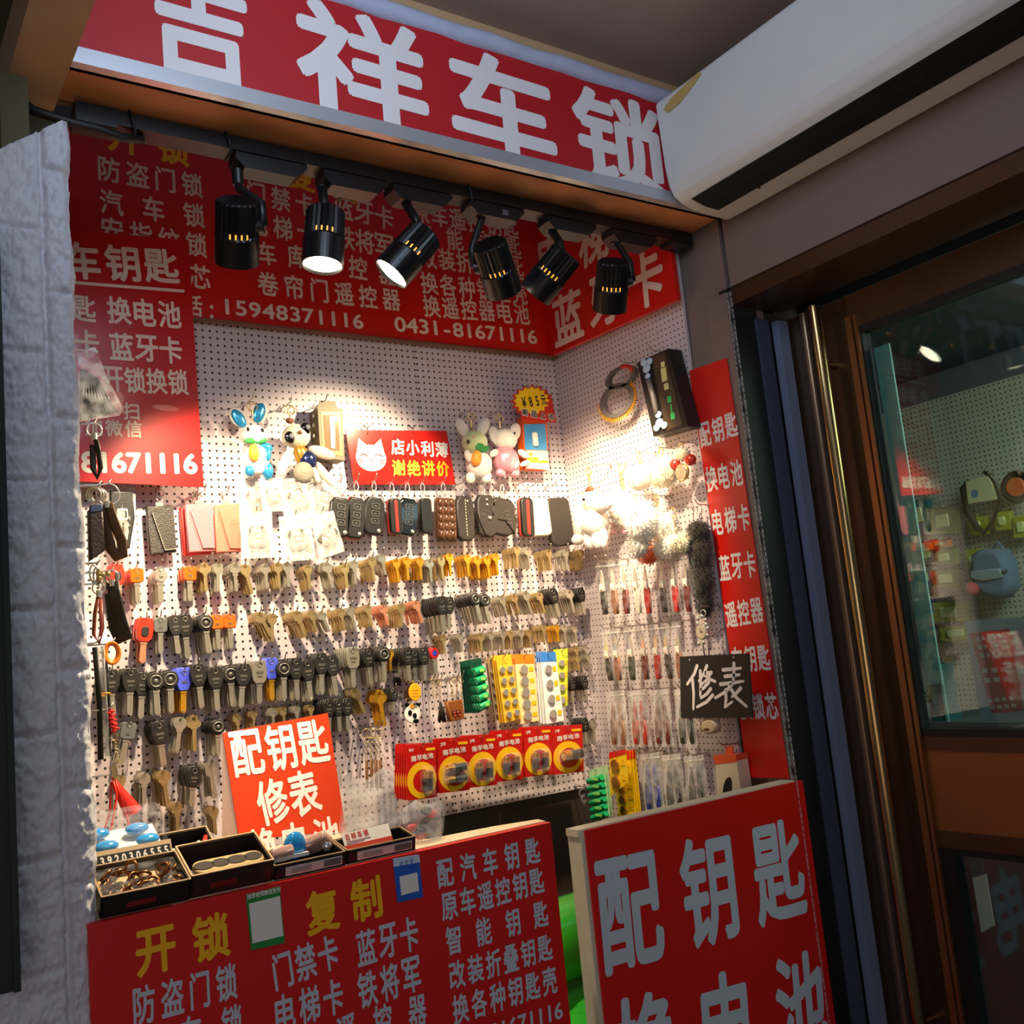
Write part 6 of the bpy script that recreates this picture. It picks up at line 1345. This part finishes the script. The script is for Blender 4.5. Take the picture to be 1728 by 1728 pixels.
MB().tube([(P(1672, 930)[0], 0, P(1672, 930)[1]), (0, .0, .004), (P(1696, 928)[0], 0, P(1696, 928)[1])], .003, 6).build('strap', DEN, o); MB().tube([(0, 0, .002), (0, .06, .006)], .0016, 5).build('hang_wire', STEEL, o)
p = P(1662, 992); MB().ell((p[0], -.055, p[1]), .016, 14, 10).build('red_pompom', M('pom_red', (214, 84, 84), .8), o)
# potted flowers and tower standing on a cabinet
zc_ = onX(1590, 1218, SX-.25).z
struct('trim_7', MB().box((SX-.13, .75, zc_/2), (.26, 1.9, zc_)), M('cabinet_grey', (82, 92, 98), .5))
def stand(px, py): v = onX(px, py, SX-.22); return T3(v.x, v.y, zc_)
o = thing('display_tower', 'narrow teal display tower standing on the shop cabinet', 'tower', stand(1598, 1200)); hh = onX(1590, 1120, SX-.22).z-zc_
MB().box((0, 0, hh/2), (.05, .036, hh)).build('column', TEAL, o); MB().box((-.026, -.016, hh/2), (.004, .006, hh)).build('pale_edge', M('edge_mint', (150, 206, 200), .4), o)
o = thing('flower_pot', 'small pot with yellow flowers standing beside the teal tower', 'plant', stand(1574, 1205)); MB().cyl((0, 0, 0), (0, 0, .04), .018, .024, 18).build('pot', PAPER, o)
mb = MB()
for k in range(4): mb.tube([(0, 0, .04), (.004*math.cos(k*2), .008*math.sin(k*2), .06), (.010*math.cos(k*2), .03*math.sin(k*2), .085+.008*(k % 2))], .0015, 5)
mb.build('stem', GREENL, o)
for k in range(4): MB().ell((.010*math.cos(k*2), .03*math.sin(k*2), .088+.008*(k % 2)), (.010, .012, .007), 10, 8, jit=.3, seed=k).build('blossom', M('petal_yellow', (246, 206, 30), .6), o)
# poster stuck on the inside of the pane
D2 = D @ T3(0, .022, 0); s = Sign('door_poster', 'pale poster with a pink-red column stuck inside the glass door', 'poster', D2)
s.board([(1627, 1048), (1745, 1040), (1766, 1216), (1655, 1217)], M('poster_grey_blue', (178, 184, 200), .4), .0008)
s.patch([(1637, 1069), (1703, 1060), (1728, 1200), (1674, 1204)], M('poster_pink_red', (222, 100, 108), .5), 'red_column', .0006)
mb = MB()
for r, (y, n_, hgt) in enumerate(((1078, 5, 9), (1092, 5, 9), (1106, 5, 8), (1132, 3, 12), (1148, 3, 12), (1182, 4, 9), (1194, 4, 8))):
    for k in range(n_): q = s.p(1650+r*4.2+k*(48/n_), y-k*1.2); mb.box((q[0], -.0009, q[1]), (.0075*5/n_*.8, .0004, .0005*hgt*1.3))
mb.build('faded_print', M('print_pinkish_white', (240, 214, 214), .5), s.o)
# tiled floor things seen through the lower pane
def low(px, py, X): return onX(px, py, X)
s0 = thing('notice_sheet', 'white sheet with a teal header hanging low behind the lower pane', 'notice', SHOP @ T3(0, -.28, 0)); q = lambda x, y: ((hit(SHOP @ T3(0, -.28, 0), x, y)).x, (hit(SHOP @ T3(0, -.28, 0), x, y)).z)
MB().prism([q(1641, 1482), q(1664, 1475), q(1678, 1562), q(1656, 1574)], 0, .002).build('sheet', PAPER, s0); MB().prism([q(1634, 1444), q(1656, 1445), q(1660, 1476), q(1640, 1482)], 0, .002).build('teal_header', TEAL, s0)
